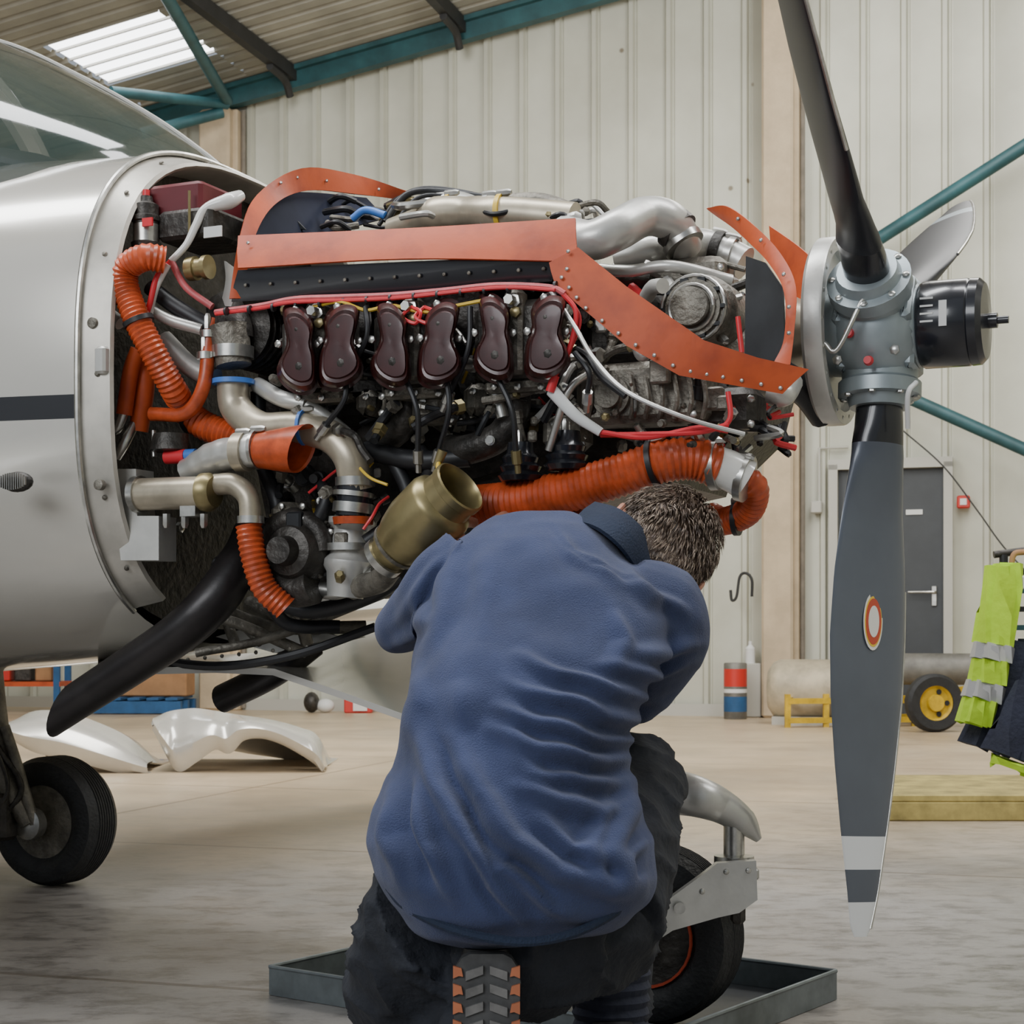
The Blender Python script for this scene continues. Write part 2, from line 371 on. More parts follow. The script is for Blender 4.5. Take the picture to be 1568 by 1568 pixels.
hz=.98; hu=u1-.08; b.box(B(hu,-.07,hz),(.04,.02,.16),'steel',ROT,bev=.004); b.sweep([B(hu,-.08,hz+.03),B(hu,-.12,hz+.03),B(hu-.2,-.12,hz+.03)],.01,'steel',seg=8)
b.obj('door_1')
b=MB(); u,z=WP(1472,770); b.box(B(u+.02,-.08,z),(.1,.06,.1),'red',ROT,bev=.01); b.box(B(u+.02,-.115,z),(.05,.01,.05),'label',ROT); b.obj('fire_alarm_call_point')
b=MB(); u,z=WP(1252,778); b.box(B(u,-.08,z),(.09,.06,.1),'frame',ROT,bev=.01); 
pts=[WP(1256,770),WP(1256,688),WP(1300,686)]; b.sweep([B(q[0],-.06,q[1]) for q in pts],.012,'frame',seg=8,smooth=False); b.obj('light_switch')
b=MB(); pts=[WP(x,y) for x,y in ((1128,905),(1130,920),(1137,915),(1142,885),(1152,880),(1160,890),(1160,915))]; b.sweep([B(q[0],-.3,q[1]) for q in pts],.012,'purlin',seg=8); b.obj('wall_hook')
b=MB(); pts=[WP(x,y) for x,y in ((1390,672),(1450,725),(1500,790),(1540,845),(1600,910))]; b.sweep([B(q[0],-.6,q[1]) for q in pts],.006,'purlin',seg=6); b.obj('hanging_cable')
b=MB(); b.box(B(-2.2,-.05,.05),(9.4,.03,.1),'frame',ROT); b.obj('baseboard_back')

# ================================================================= AIRPLANE
plane=empty('airplane')
NS=72
def sec(a,w,h,zc,n=2.7,sc=1.0):
    o=[]
    for j in range(NS):
        t=2*pi*j/NS; c=cos(t); s_=sin(t)
        o.append(L(a, sc*w*math.copysign(abs(c)**(2/n),c), zc+sc*h*math.copysign(abs(s_)**(2/n),s_)))
    return o
FA=-1.228
b=MB()
secs=[sec(FA,.47,.448,1.078,2.8)]
for a,w,h,zc,n in ((-1.3,.482,.455,1.075,2.8),(-1.45,.505,.468,1.070,2.8),(-1.65,.53,.482,1.068,2.8),(-1.9,.555,.497,1.065,2.8),(-2.3,.58,.51,1.065,2.8),(-2.9,.58,.5,1.08,2.8),(-3.8,.5,.45,1.13,2.6),(-5.2,.3,.32,1.25,2.2),(-6.6,.1,.16,1.35,2)):
    secs.append(sec(a,w,h,zc,n))
b.loft(secs,'fuse',True,False)
skipf=lambda j: 40<=j<=60          # lower lip is cut away for the exhaust and gear bay
ring=sec(FA,.473,.451,1.078,2.8); ring=[ring[(j+61)%NS] for j in range(52)]
b.sweep(ring,.005,'steel',seg=8,n=2)
b.obj('fuselage',plane)
b=MB()
b.loft([sec(FA-.002,.468,.446,1.078,2.8),sec(FA+.005,.464,.442,1.078,2.8),sec(FA+.050,.452,.430,1.078,2.8),sec(FA+.053,.445,.424,1.078,2.8),sec(FA+.048,.44,.42,1.078,2.8),sec(FA-.03,.435,.415,1.078,2.8)],'flange',True,False,skip=skipf)
for j in range(0,NS,4):
    if 39<=j<=61: continue
    q=sec(FA+.03,.459,.437,1.078,2.8); p=q[j]; c=L(FA+.03,0,1.078); b.rivet(p,(p-c),.0048,'cast')
for (x,y) in ((140,494),(150,742)): b.lathe(A(x,y,.462),LT,[(-.01,.009),(0,.009),(.001,.006)],'cast',seg=16)
b.box(A(157,552,.455),(.022,.02,.045),'silver',ACR,bev=.004)
b.obj('cowl_flange',plane)
b=MB()
b.add(sec(FA-.025,.44,.42,1.078,2.8),[list(range(NS))],'castd')
for q in range(10): b.bolt(L(FA-.02,random.uniform(-.3,.4),random.uniform(.8,1.4)),AX,.01)
for pts,r_ in (([(250,960,.2),(330,945,.2),(470,1000,.1)],.010),([(330,930,.2),(420,960,.1),(560,960,.0)],.012),([(300,1000,.2),(420,975,.15),(600,905,.1)],.008),([(340,935,.1),(360,985,.1)],.010),([(450,905,.15),(470,985,.1)],.012),([(345,928,.15),(400,985,.15)],.009),([(380,925,.1),(470,955,.1)],.016)):
    b.sweep(AA(pts),r_,'cast',seg=10)
b.prism(AA([(330,975,.05),(420,950,.05),(520,975,.05),(420,1000,.05)]),-LT*.1,'silver')
b.obj('firewall',plane)
b=MB(); secs=[]
def csec(a,w,top,base=1.36,n=2.2): 
    return [L(a,w*math.copysign(abs(cos(t))**(2/n),cos(t)),base+(top-base)*abs(sin(t))**(2/n)) for t in [pi*j/24 for j in range(25)]]
cs=((-1.24,.12,1.525),(-1.30,.26,1.575),(-1.42,.38,1.66),(-1.6,.47,1.765),(-1.8,.52,1.862),(-2.1,.55,1.95),(-2.5,.56,1.99),(-3.0,.53,1.95),(-3.6,.42,1.75),(-4.1,.28,1.5))
b.loft([csec(*q) for q in cs],'glass',False)
b.obj('windshield',plane)
b=MB()
b.sweep([L(a,.0,t-.002) for a,w,t in cs[5:8]],.012,'paint',seg=8)
fr=csec(-2.05,.548,1.94); b.sweep(fr,.03,'fuse',seg=8,n=2)
b.sweep([L(a,.0,t+.001) for a,w,t in cs[0:6]],.004,'paint',seg=6)
b.box(L(-1.95,0,1.46),(.55,.7,.05),'dark',ACR,bev=.02)
b.ell(L(-1.62,.15,1.50),(.16,.22,.06),'dark',ACR)
b.box(L(-2.35,.25,1.6),(.12,.35,.45),'navy',ACR,bev=.05); b.box(L(-2.35,-.25,1.6),(.12,.35,.45),'navy',ACR,bev=.05)
b.obj('canopy_frame',plane)
b=MB(); c=A(27,738,.535)
b.ell(c,(.031,.014,.017),'castd',ACR)
for k in range(-6,7): b.box(c+AX*k*.0045+LT*.014,(.0012,.004,.028*sqrt(max(.05,1-(k*.0045/.031)**2))),'steel',ACR)
b.obj('air_vent',plane)
b=MB()
def wing(sgn):
    ss=[]
    for l,le,ch,z in ((.40,-1.75,1.3,.66),(1.2,-1.85,1.2,.70),(3,-1.95,1.0,.80),(5,-2.1,.7,.92),(5.1,-2.2,.5,.93)):
        o=[]
        for j in range(24):
            t=2*pi*j/24; x=.5*(1+cos(t)); th=.13*ch*(.2969*sqrt(x)-.126*x-.3516*x*x+.2843*x**3-.1015*x**4)/.2*1.0
            o.append(L(le-x*ch,sgn*l,z+(th if t<pi else -th*.8)))
        ss.append(o)
    b.loft(ss,'white')
wing(-1); wing(1)
b.prism([L(-6.6,0,1.3),L(-5.7,0,1.45),L(-6.3,0,2.1),L(-6.75,0,2.1)],LT*.03,'fuse')
b.obj('wing',plane)
b=MB()
near=AA([(150,1024,.34),(235,1022,.30),(330,1020,.22),(420,1024,.16),(520,1058,.12),(620,1094,.08),(720,1110,.04)])
mid=AA([(150,1016,.16),(235,1014,.1),(330,1010,.0),(420,1010,-.05),(520,1022,-.1),(620,1040,-.12),(720,1060,-.15)])
far=AA([(150,1004,-.2),(235,1004,-.2),(330,1003,-.25),(420,998,-.3),(520,978,-.35),(600,965,-.38),(720,950,-.4)])
b.sheet([near,mid,far],.012,'paint'); 
b.sweep([A(200,1005,.3),A(330,1020,.24),A(450,1003,.2),A(575,960,.16)],.008,'black',seg=8)
for k in range(9): b.rivet(A(262+k*26,1013-k*2.8,.24-.01*k),LT,.004,'cast')
b.obj('lower_cowl_panel',plane)

# --- engine core
b=MB()
b.prism(AA([(400,470,.12),(1080,450,.12),(1120,560,.12),(1100,640,.12),(1050,690,.12),(860,690,.12),(640,760,.12),(560,900,.12),(430,910,.12),(390,700,.12)]),-LT*.40,'castd')
b.prism(AA([(700,700,.1),(1050,680,.1),(1030,740,.1),(760,800,.1),(600,900,.1)]),-LT*.3,'castd')
b.prism([L(-1.02,.3,1.20),L(-.42,.3,1.20),L(-.35,.2,1.16),L(-.35,-.3,1.16),L(-1.02,-.35,1.20)],(0,0,.02),'castd')
cxs=[(457,535),(521,530),(600,528),(674,526),(757,518),(838,516)]
for i,(x,y) in enumerate(cxs):
    if i%2==0:
        c0=A(x+34,y+6,.02); prof=[]
        for k in range(16): t=.0+.018*k; prof+=[(t,.052),(t+.003,.066),(t+.009,.066),(t+.012,.052)]
        b.lathe(c0,LT,prof,'castd',seg=24)
        b.box(A(x+34,y+5,.34),(.13,.05,.12),'castd',ACR,bev=.012)
        b.box(A(x+33,y-8,.362),(.030,.03,.13),'cast',ACR,bev=.006)
        b.box(A(x+36,y+74,.33),(.10,.04,.022),'cast',ACR,bev=.006)
        for q in (-36,0,36): b.bolt(A(x+36+q,y+74,.352),LT,.006)
        b.bolt(A(x+33,y-40,.38),LT,.009,'gold'); b.lathe(A(x+33,y-55,.37),LT,[(0,.012),(.012,.012),(.013,.008),(.03,.008)],'steel',seg=6)
b.obj('engine_crankcase',plane)
b=MB()
def blob(cx,cy,w,h,l0,l1,mat,tilt=0,waist=.30,sk=1):
    n=40
    def ring(sc,l):
        o=[]
        for j in range(n):
            t=2*pi*j/n; yy=h*sin(t); xx=w*math.copysign(abs(cos(t))**.8,cos(t))*(1-waist*exp(-((yy+h*.12)/(h*.3))**2)+.12*(yy/h)+.06*sin(3*t))
            xx+=sk*8*sin(pi*yy/h)
            x=xx*cos(tilt)-yy*sin(tilt); y=xx*sin(tilt)+yy*cos(tilt)
            o.append(A(cx+x*sc,cy+y*sc,l))
        return o
    b.loft([ring(1.08,l0),ring(1.08,l0+.006),ring(1.0,l0+.008),ring(.98,l1-.012),ring(.86,l1-.002),ring(.78,l1-.003),ring(.74,l1+.001),ring(.4,l1+.002),ring(.15,l1+.0015)],mat)
for i,(x,y) in enumerate(cxs):
    blob(x,y,(33 if i%2 else 29),66,.375,.422,'rocker',tilt=(-.20 if i%2==0 else .26),sk=(1 if i%2 else -1))
    for dx,dy in ((-4,-60),(2,60),(-30,-8),(29,-8)): b.bolt(A(x+dx,y+dy,.395),LT,.0065)
    b.bolt(A(x+2,y+26,.420),LT,.007,'castd'); b.bolt(A(x-2,y-30,.420),LT,.005,'castd')
b.obj('rocker_covers',plane)

b=MB()  # baffles
def strip(top,bot,th=.0035,mat='orange',n=6,sm=True):
    if sm: t,_=cr(AA(top),n); q,_=cr(AA(bot),n)
    else:
        t=AA(top); q=AA(bot)
    m_=[x.lerp(y,.5)+LT*.003 for x,y in zip(t,q)]
    b.sheet([t,m_,q],th,mat)
strip([(366,363,.34),(620,352,.34),(882,336,.34)],[(366,412,.37),(620,398,.37),(886,402,.37)])
strip([(366,414,.355),(600,402,.355),(846,392,.355)],[(356,462,.345),(600,448,.345),(846,430,.345)],mat='blackgl')
strip([(842,404,.375),(886,380,.37),(960,440,.37),(1078,522,.36),(1160,548,.33),(1238,566,.30)],[(850,432,.38),(880,462,.38),(960,530,.38),(1040,575,.37),(1110,587,.34),(1198,603,.31)],sm=False)
strip([(352,458,.355),(366,365,.34),(392,300,.25),(460,258,.08),(540,268,-.1),(622,292,-.22)],[(372,458,.345),(386,372,.32),(418,316,.22),(470,292,.06),(545,298,-.1),(612,305,-.22)])
strip([(385,340,.25),(402,300,.2),(470,296,.02),(560,305,-.15)],[(375,362,.3),(420,362,.2),(500,358,.02),(590,335,-.15)],mat='navyp')
b.prism(AA([(425,305,.1),(425,352,.1),(470,352,.1)]),LT*.006,'dark')
strip([(366,414,.34),(366,440,.34),(356,470,.34)],[(346,400,.33),(348,430,.33),(340,470,.33)],mat='silver')
strip([(1084,318,.05),(1115,316,.09),(1155,345,.14),(1195,388,.2),(1219,440,.25),(1216,510,.28),(1210,560,.3)],[(1098,328,.05),(1125,348,.09),(1150,372,.14),(1180,405,.2),(1203,450,.25),(1203,520,.28),(1185,560,.3)])
strip([(1180,346,-.1),(1225,378,-.05),(1262,412,.0)],[(1186,400,-.1),(1218,455,-.05),(1250,462,.0)])
b.prism(AA([(1142,392,.16),(1172,402,.19),(1198,440,.22),(1202,552,.26),(1140,552,.22),(1146,480,.16)]),-LT*.01,'dark')
for i in range(13): b.rivet(A(376+i*38,437-i*2.1,.36),LT,.0034,'cast')
for i in range(15):
    t=i/14; q=[(860,425),(892,468),(962,522),(1042,566),(1112,578),(1195,594)]
    s_=t*5; k=min(4,int(s_)); fx=s_-k; b.rivet(A(q[k][0]*(1-fx)+q[k+1][0]*fx,q[k][1]*(1-fx)+q[k+1][1]*fx,.387-.07*max(0,t-.5)*2),LT,.0034)
for (x,y,l) in ((380,372,.36),(430,280,.17),(455,272,.1),(500,277,.0),(540,281,-.1),(580,290,-.15),(870,385,.385),(868,412,.385),(1208,470,.29),(1200,420,.25),(1208,510,.3),(1130,335,.12),(1165,368,.18)): b.rivet(A(x,y,l),LT,.0034)
b.obj('engine_baffle',plane)

b=MB()  # ducts and pipes
def tube(lst,r,mat,**k): b.sweep(AA(lst),r,mat,**k)
def clamp(px,py,l,dirn,r,mat='steel',w=.012):
    c=A(px,py,l); d=V(dirn).normalized(); b.lathe(c-d*w/2,d,[(0,r*.96),(0,r*1.06),(w,r*1.06),(w,r*.96)],mat,seg=24)
    b.bolt(c+V((0,0,1))*r*1.02+LT*r*.3,d,.006,'steel',h=.02)
tube([(600,352,.12),(640,340,.13),(670,328,.15),(715,325,.16),(770,328,.18),(880,338,.18)],[.02,.024,.030,.026,.030,.030],'beige',seg=20)
tube([(650,318,.04),(700,312,.05),(745,330,.08)],.022,'silver'); tube([(740,318,.02),(820,312,.02),(880,330,.02)],.02,'cast')
clamp(770,328,.18,AX,.032,'yelw',.008); clamp(690,326,.14,AX,.030,'yelw',.006); clamp(748,328,.17,AX,.030,'silver',.008)
tube([(862,358,.2),(905,368,.22),(945,352,.2),(985,332,.15),(1020,336,.12),(1040,358,.09),(1048,378,.06)],[.030,.032,.033,.032,.032,.031,.030],'silver',seg=24)
clamp(1036,352,.1,AX+V((0,0,-.9)),.033,'castd',.018); clamp(1046,372,.09,AX+V((0,0,-1.6)),.033,'steel')
tube([(940,398,.08),(1000,385,.06),(1060,376,.0),(1095,382,-.02),(1140,404,-.02)],.029,'silver',seg=20); clamp(1100,385,-.02,AX+V((0,0,-.3)),.032,'castd',.016); clamp(1120,393,-.02,AX+V((0,0,-.3)),.032)
tube([(895,410,.15),(960,415,.15),(1030,408,.15),(1120,430,.1)],.010,'silver'); tube([(900,425,.1),(1000,430,.1)],.02,'castd')
tube([(990,455,.22),(1000,440,.25),(1015,438,.27)],.012,'silver'); tube([(975,530,.3),(985,545,.32),(1010,520,.3)],.009,'silver')
c=A(1072,478,.16); b.lathe(c,LT,[(-.12,.05),(-.1,.06),(0,.06),(.01,.055),(.03,.055),(.032,.045),(.04,.045),(.042,.03),(.06,.03),(.062,.012)],'cast',seg=32)
for j in range(10):
    t=2*pi*j/10; p=c+AX*cos(t)*.046+V((0,0,1))*sin(t)*.046; b.box(p+LT*.03,(.012,.02,.006),'dark',ACR)
for r_,l_ in ((.052,.035),(.036,.045)):
    b.sweep([c+LT*l_+AX*cos(t)*r_+V((0,0,1))*sin(t)*r_ for t in [2*pi*k/24 for k in range(25)]],.003,'steel',seg=6,n=1)
b.lathe(A(1060,560,.05),AX,[(0,.1),(.05,.1),(.08,.075),(.12,.06),(.15,.05)],'cast',seg=28)
b.lathe(A(1215,510,.0),AX,[(-.10,.065),(0,.062),(.03,.045),(.08,.045)],'beige',seg=28)
for (x0,y0,x1,y1,l,m_) in ((890,560,1090,650,.26,'cast'),(1060,600,1165,660,.22,'castd'),(905,460,1020,560,.12,'castd'),(1000,400,1120,450,.05,'cast'),(470,600,720,650,.2,'castd'),(640,606,700,650,.29,'cast'),(720,590,756,640,.28,'cast'),(556,600,590,640,.30,'cast'),(840,640,900,690,.25,'cast'),(480,800,510,880,.28,'cast'),(425,770,470,800,.3,'cast')):
    p=A((x0+x1)/2,(y0+y1)/2,l); b.box(p,((x1-x0)*.00105,.08,(y1-y0)*.00105),m_,ACR,bev=.012)
    for sx,sy in ((-.36,-.32),(.36,.32),(.36,-.32)): b.bolt(A((x0+x1)/2+sx*(x1-x0),(y0+y1)/2+sy*(y1-y0),l+.042),LT,.006)
for k in range(9): tube([(900+k*22,575,.31),(905+k*22,610,.315),(900+k*22,640,.30)],.004,'cast',seg=6)
b.lathe(A(945,610,.28),LT,[(0,.03),(.03,.03),(.032,.02),(.045,.02)],'cast'); b.lathe(A(1110,620,.22),LT,[(0,.028),(.03,.026),(.035,.012)],'castd')
tube([(1180,600,.22),(1200,605,.22),(1212,585,.18)],.018,'silver')
tube([(1195,575,.1),(1235,600,.05),(1262,635,.0)],.026,'black')
# black coolant / oil lines low on the engine
for pts,r_ in (([(395,600,.28),(400,700,.28),(425,780,.3),(400,860,.28)],.013),([(600,700,.3),(625,760,.3),(600,800,.3),(560,830,.32)],.012),([(470,720,.3),(500,760,.32),(480,820,.32),(500,880,.3)],.011),([(640,690,.3),(660,720,.3),(640,760,.28)],.014),([(400,905,.25),(470,935,.24),(560,915,.24),(620,880,.26)],.014),([(330,860,.25),(400,905,.24),(440,955,.2),(520,960,.15)],.012)):
    tube(pts,r_,'black',seg=12)
tube([(345,470,.3),(355,500,.32),(358,520,.32)],.034,'castd'); tube([(350,500,.33),(358,560,.33)],[.035,.03],'cast',seg=18)
clamp(356,540,.33,(0,0,1),.034,'steel',.02); clamp(357,585,.33,(0,0,1),.034,'blue',.008)
tube([(356,585,.33),(362,625,.33),(400,655,.34),(455,655,.34),(505,668,.34),(535,700,.34),(545,750,.33)],.027,'beige',seg=20)
clamp(468,655,.34,AX,.029,'blue',.006); 
tube([(543,745,.33),(541,790,.33)],.029,'blackgl',seg=20); clamp(544,738,.33,(0,0,1),.031,w=.014); clamp(541,778,.33,(.1,0,1),.032,w=.016); clamp(541,757,.33,(.1,0,1),.032,w=.008)
b.lathe(A(541,792,.33),(0,0,-1),[(0,.034),(.012,.032),(.012,.026),(0,.026)],'hose',seg=24)
tube([(395,590,.3),(430,610,.34),(470,620,.34)],.014,'silver'); tube([(470,620,.34),(500,640,.33),(530,665,.3)],.012,'silver')
tube([(285,722,.36),(330,700,.37),(380,690,.38),(400,688,.38)],[.02,.027,.028,.028],'silver',cor=.03,pitch=.03)
clamp(372,692,.38,AX,.031,'beige',.02); clamp(395,688,.38,AX,.031,'steel',.006)
c0=A(398,690,.38); sx=[]
for f,r_ in ((0,.029),(.35,.033),(.7,.037),(1,.039)):
    o=[]
    for j in range(24):
        t=2*pi*j/24; ln=.080*f*(1+.18*cos(t)); o.append(c0+AX*ln+(V((0,0,1))*cos(t)+LT*sin(t))*r_)
    sx.append(o)
b.loft(sx+[[c0+(p-c0)*.96 for p in sx[-1]]]+[[c0+AX*.002+(p-c0)*.92 for p in q] for q in sx[::-1]],'hose',True,False)
tube([(212,757,.40),(320,754,.40)],.027,'beige',seg=22,smooth=False); b.lathe(A(208,757,.40),AX,[(0,.031),(.012,.031)],'steel'); b.lathe(A(312,754,.40),AX,[(0,.032),(.012,.032),(.022,.025)],'gold')
tube([(330,742,.39),(358,742,.39),(380,762,.39),(384,800,.39)],.018,'beige',seg=18); clamp(384,796,.39,(0,0,1),.021)
b.box(A(295,782,.4),(.03,.03,.02),'steel',ACR); 
for x in (255,283,312): b.bolt(A(x,792,.40),(0,0,-1),.007,'steel',h=.018)
tube([(381,805,.39),(388,850,.39),(405,900,.38),(438,932,.36)],.021,'hose',cor=.06,pitch=.009,seg=18)
tube([(252,398,.40),(222,394,.42),(195,410,.42),(192,440,.42),(210,490,.42),(235,540,.41),(262,590,.38),(275,612,.35)],.022,'hose',cor=.06,pitch=.008,seg=18)
clamp(212,492,.42,(.4,0,-1),.025,'black',.008)
tube([(212,535,.38),(200,570,.38),(190,635,.38)],.014,'orange'); tube([(218,545,.35),(222,590,.35),(212,660,.35)],.017,'orange')
tube([(328,490,.34),(320,520,.35),(312,590,.36),(285,632,.36),(232,634,.36)],[.011,.012,.012,.012,.012],'hose')
clamp(320,512,.35,(0,0,1),.014); clamp(315,545,.355,(0,0,1),.014)
tube([(278,622,.32),(310,650,.32),(368,672,.31)],.024,'hose',cor=.06,pitch=.009,seg=18); clamp(290,638,.32,AX,.027,'black',.008)
tube([(205,650,.36),(190,680,.38),(178,700,.38)],.009,'steel'); tube([(190,630,.38),(180,655,.38),(170,660,.38)],.009,'steel')
c0=A(592,850,.38); c1=A(702,748,.41); ax=(c1-c0).normalized(); ln=(c1-c0).length
b.lathe(c0,ax,[(0,.030),(.012,.034),(.014,.038),(.028,.041),(.045,.048),(.075,.055),(ln*.74,.057),(ln*.79,.054),(ln*.83,.045),(ln-.010,.043),(ln-.008,.046),(ln+.004,.046),(ln+.006,.043),(ln,.040),(ln*.80,.040),(ln*.72,.0)],'gold',seg=36,cap=False)
b.lathe(c0-ax*.012,ax,[(0,.036),(.012,.036)],'steel'); b.lathe(c0+ax*.02,ax,[(0,.042),(.006,.0425)],'cast')
c=A(455,845,.33); b.lathe(c,LT,[(-.05,.02),(-.045,.045),(-.02,.055),(.01,.052),(.03,.04),(.035,.025),(.06,.022)],'castd',seg=28)
b.sweep([c+AX*cos(t)*(.05+.003*t)+V((0,0,1))*sin(t)*(.05+.003*t) for t in [k*.4 for k in range(14)]],[.014+.0012*k for k in range(14)],'castd')
c=A(535,850,.3); b.lathe(c,V((.1,0,1)),[(-.07,.03),(-.03,.035),(-.02,.042),(-.01,.042),(0,.033),(.04,.03),(.05,.04),(.06,.04)],'silver',seg=22); clamp(535,838,.3,(0,0,1),.04)
tube([(540,900,.3),(580,890,.33),(600,868,.36)],.02,'cast'); tube([(480,900,.3),(520,905,.3),(575,880,.3)],.014,'steel')
tube([(722,775,.28),(790,768,.30),(870,752,.31),(950,728,.31),(1010,708,.30),(1060,703,.28),(1100,715,.26)],.032,'hose',cor=.05,pitch=.010,seg=24)
clamp(1003,710,.30,AX+V((0,0,.2)),.036,'black',.008); clamp(1095,713,.26,AX,.036,'steel')
tube([(1095,713,.26),(1120,722,.25),(1142,735,.24)],.031,'white',seg=20); clamp(1140,733,.24,AX+V((0,0,-.3)),.034)
tube([(1134,730,.22),(1155,748,.20),(1146,782,.16),(1110,798,.12),(1088,790,.10)],.022,'hose',cor=.05,pitch=.009,seg=20); clamp(1128,794,.14,AX,.026,'black',.008)
for x,y in ((797,712),(868,695)):
    b.lathe(A(x,y+25,.32),(0,0,1),[(0,.03),(.008,.036),(.014,.029),(.022,.034),(.028,.027),(.036,.030),(.044,.022),(.06,.02)],'blackgl',seg=22); clamp(x,y-8,.32,(0,0,1),.025)
tube([(622,600,.3),(622,640,.3),(600,668,.28),(560,672,.25)],.022,'castd'); tube([(790,585,.3),(788,630,.3),(765,668,.3),(718,688,.3),(690,688,.28)],.024,'castd',seg=18); tube([(560,690,.3),(640,705,.31),(720,700,.3)],.016,'black')
tube([(760,600,.33),(770,640,.33)],[.012,.01],'steel')
ep,er=cr(AA([(385,800,.22),(368,850,.28),(335,910,.32),(280,965,.34),(200,1020,.34),(120,1072,.34)]),8,[.034,.042,.044,.042,.040,.038])
se=[]
for i,p in enumerate(ep):
    t=(ep[min(i+1,len(ep)-1)]-ep[max(i-1,0)]).normalized(); u_=LT; w_=t.cross(u_).normalized(); 
    o=[]
    for j in range(24):
        a_=2*pi*j/24; q=p+w_*cos(a_)*er[i]*.85+u_*sin(a_)*er[i]
        if i==len(ep)-1: q+=t*(.035-.045*cos(a_)*(1 if w_.z>0 else -1))
        o.append(q)
    se.append(o)
b.loft(se,'duct',True,False); b.loft([[p+(sum(q,V())/24-p)*.08 for p in q] for q in se],'dark',True,False)
b.sweep(AA([(480,985,.0),(420,1030,.05),(340,1070,.05)]),[.033,.033,.033],'duct',seg=20,flat=.8)
b.obj('engine_ducts_hoses',plane)

b=MB() # accessories, brackets
b.prism(AA([(168,718,.40),(208,718,.40),(210,790,.40),(243,790,.40),(243,858,.40),(185,858,.40)]),-LT*.05,'silver')
b.lathe(A(224,382,.36),(0,0,1),[(0,.024),(.01,.026),(.012,.022),(.045,.022),(.047,.025),(.055,.025),(.057,.021),(.075,.021),(.08,.012),(.09,.01)],'castd',seg=24)
b.lathe(A(224,372,.36),(0,0,1),[(0,.0225),(.03,.0225)],'steel',seg=24); b.box(A(226,340,.385),(.02,.004,.014),'redw',ACR)
b.lathe(A(224,300,.36),(0,0,1),[(0,.006),(.01,.006)],'redw')
b.box(A(300,325,.28),(.11,.13,.07),'battery',ACR,bev=.006); b.box(A(315,355,.29),(.11,.13,.05),'castd',ACR,bev=.006); b.box(A(326,355,.36),(.035,.003,.018),'label',ACR)
b.sweep(AA([(290,292,.36),(290,375,.36)]),.0025,'gold',seg=6)
tube([(368,300,.3),(350,308,.33),(315,320,.35),(300,345,.36),(285,375,.37),(262,400,.38)],[.010,.014,.008,.007,.006,.006],'white')
tube([(262,400,.38),(240,425,.39),(228,470,.39),(215,500,.38)],.005,'redw'); tube([(262,400,.38),(285,440,.37),(325,470,.36)],.006,'pinkw')
tube([(258,405,.385),(240,440,.385),(230,480,.38)],.005,'white')
b.lathe(A(290,412,.36),AX,[(0,.02),(.015,.02),(.016,.016),(.03,.016),(.031,.02),(.04,.02)],'gold'); 
tube([(230,440,.35),(270,470,.35),(320,500,.34)],.014,'black'); tube([(225,470,.36),(260,490,.36),(310,505,.35)],.01,'silver')
tube([(250,520,.33),(290,560,.33),(330,580,.33)],.018,'silver'); tube([(165,480,.4),(185,495,.4)],.012,'silver')
tube([(235,660,.36),(236,700,.37)],.004,'steel'); b.lathe(A(262,665,.35),(0,0,1),[(-.03,.03),(-.028,.036),(0,.03),(.002,.01)],'castd'); b.lathe(A(255,700,.36),AX,[(0,.012),(.04,.012)],'redw'); b.lathe(A(285,697,.36),AX,[(0,.010),(.02,.010)],'blue')
tube([(330,478,.37),(400,468,.38),(450,458,.385),(520,455,.385),(600,452,.385),(680,445,.385),(760,437,.385),(840,440,.39),(865,450,.39)],.0048,'pinkw',seg=8)
tube([(330,481,.375),(400,472,.385),(450,463,.39),(600,457,.39),(760,441,.39),(850,444,.395)],.003,'redw',seg=6)
tube([(480,470,.38),(520,462,.39),(560,475,.39),(600,468,.39),(650,478,.39),(700,468,.39),(740,460,.39)],.003,'yelw',seg=6)
for x in range(345,850,36): 
    y=478-(x-330)*.078; b.lathe(A(x,y,.386),AX,[(0,.007),(.004,.007)],'label' if x%3 else 'black',seg=10)
tube([(840,440,.39),(880,500,.4),(910,550,.4),(960,600,.4),(1050,640,.38),(1140,665,.34)],.0035,'silver',seg=8)
tube([(862,450,.39),(882,480,.39),(870,540,.39),(850,575,.39)],.004,'redw',seg=8); tube([(866,452,.38),(888,490,.38),(868,545,.38),(848,578,.38)],.003,'redw',seg=8); tube([(850,575,.39),(842,600,.39)],.007,'redw')
tube([(845,598,.38),(880,635,.38),(920,662,.37)],[.010,.009,.007],'label'); tube([(840,690,.35),(870,600,.36),(905,570,.34)],.006,'steel')
tube([(920,662,.37),(990,670,.36),(1070,655,.35),(1115,660,.33)],.004,'redw',seg=8); tube([(920,666,.36),(990,665,.36),(1070,662,.35),(1115,650,.33)],.004,'redw',seg=8); tube([(1115,600,.33),(1118,640,.33),(1100,660,.33)],.004,'redw')
tube([(1130,485,.28),(1136,540,.28)],.004,'redw')
for x in (630,650): tube([(x,470,.39),(x-14,485,.4),(x+6,495,.4),(x+14,478,.4),(x,470,.39)],.003,'redw',seg=6)
b.obj('engine_accessories',plane)
b=MB(); rnd=random.Random(11)
def inside(x,y): return (400<x<1130 and 455<y<690 and y>455+max(0,(x-850)*.5)) or (390<x<600 and 690<y<900)
mats=['black','black','castd','steel','silver','black','redw','cast','yelw','dark','cast','steel']
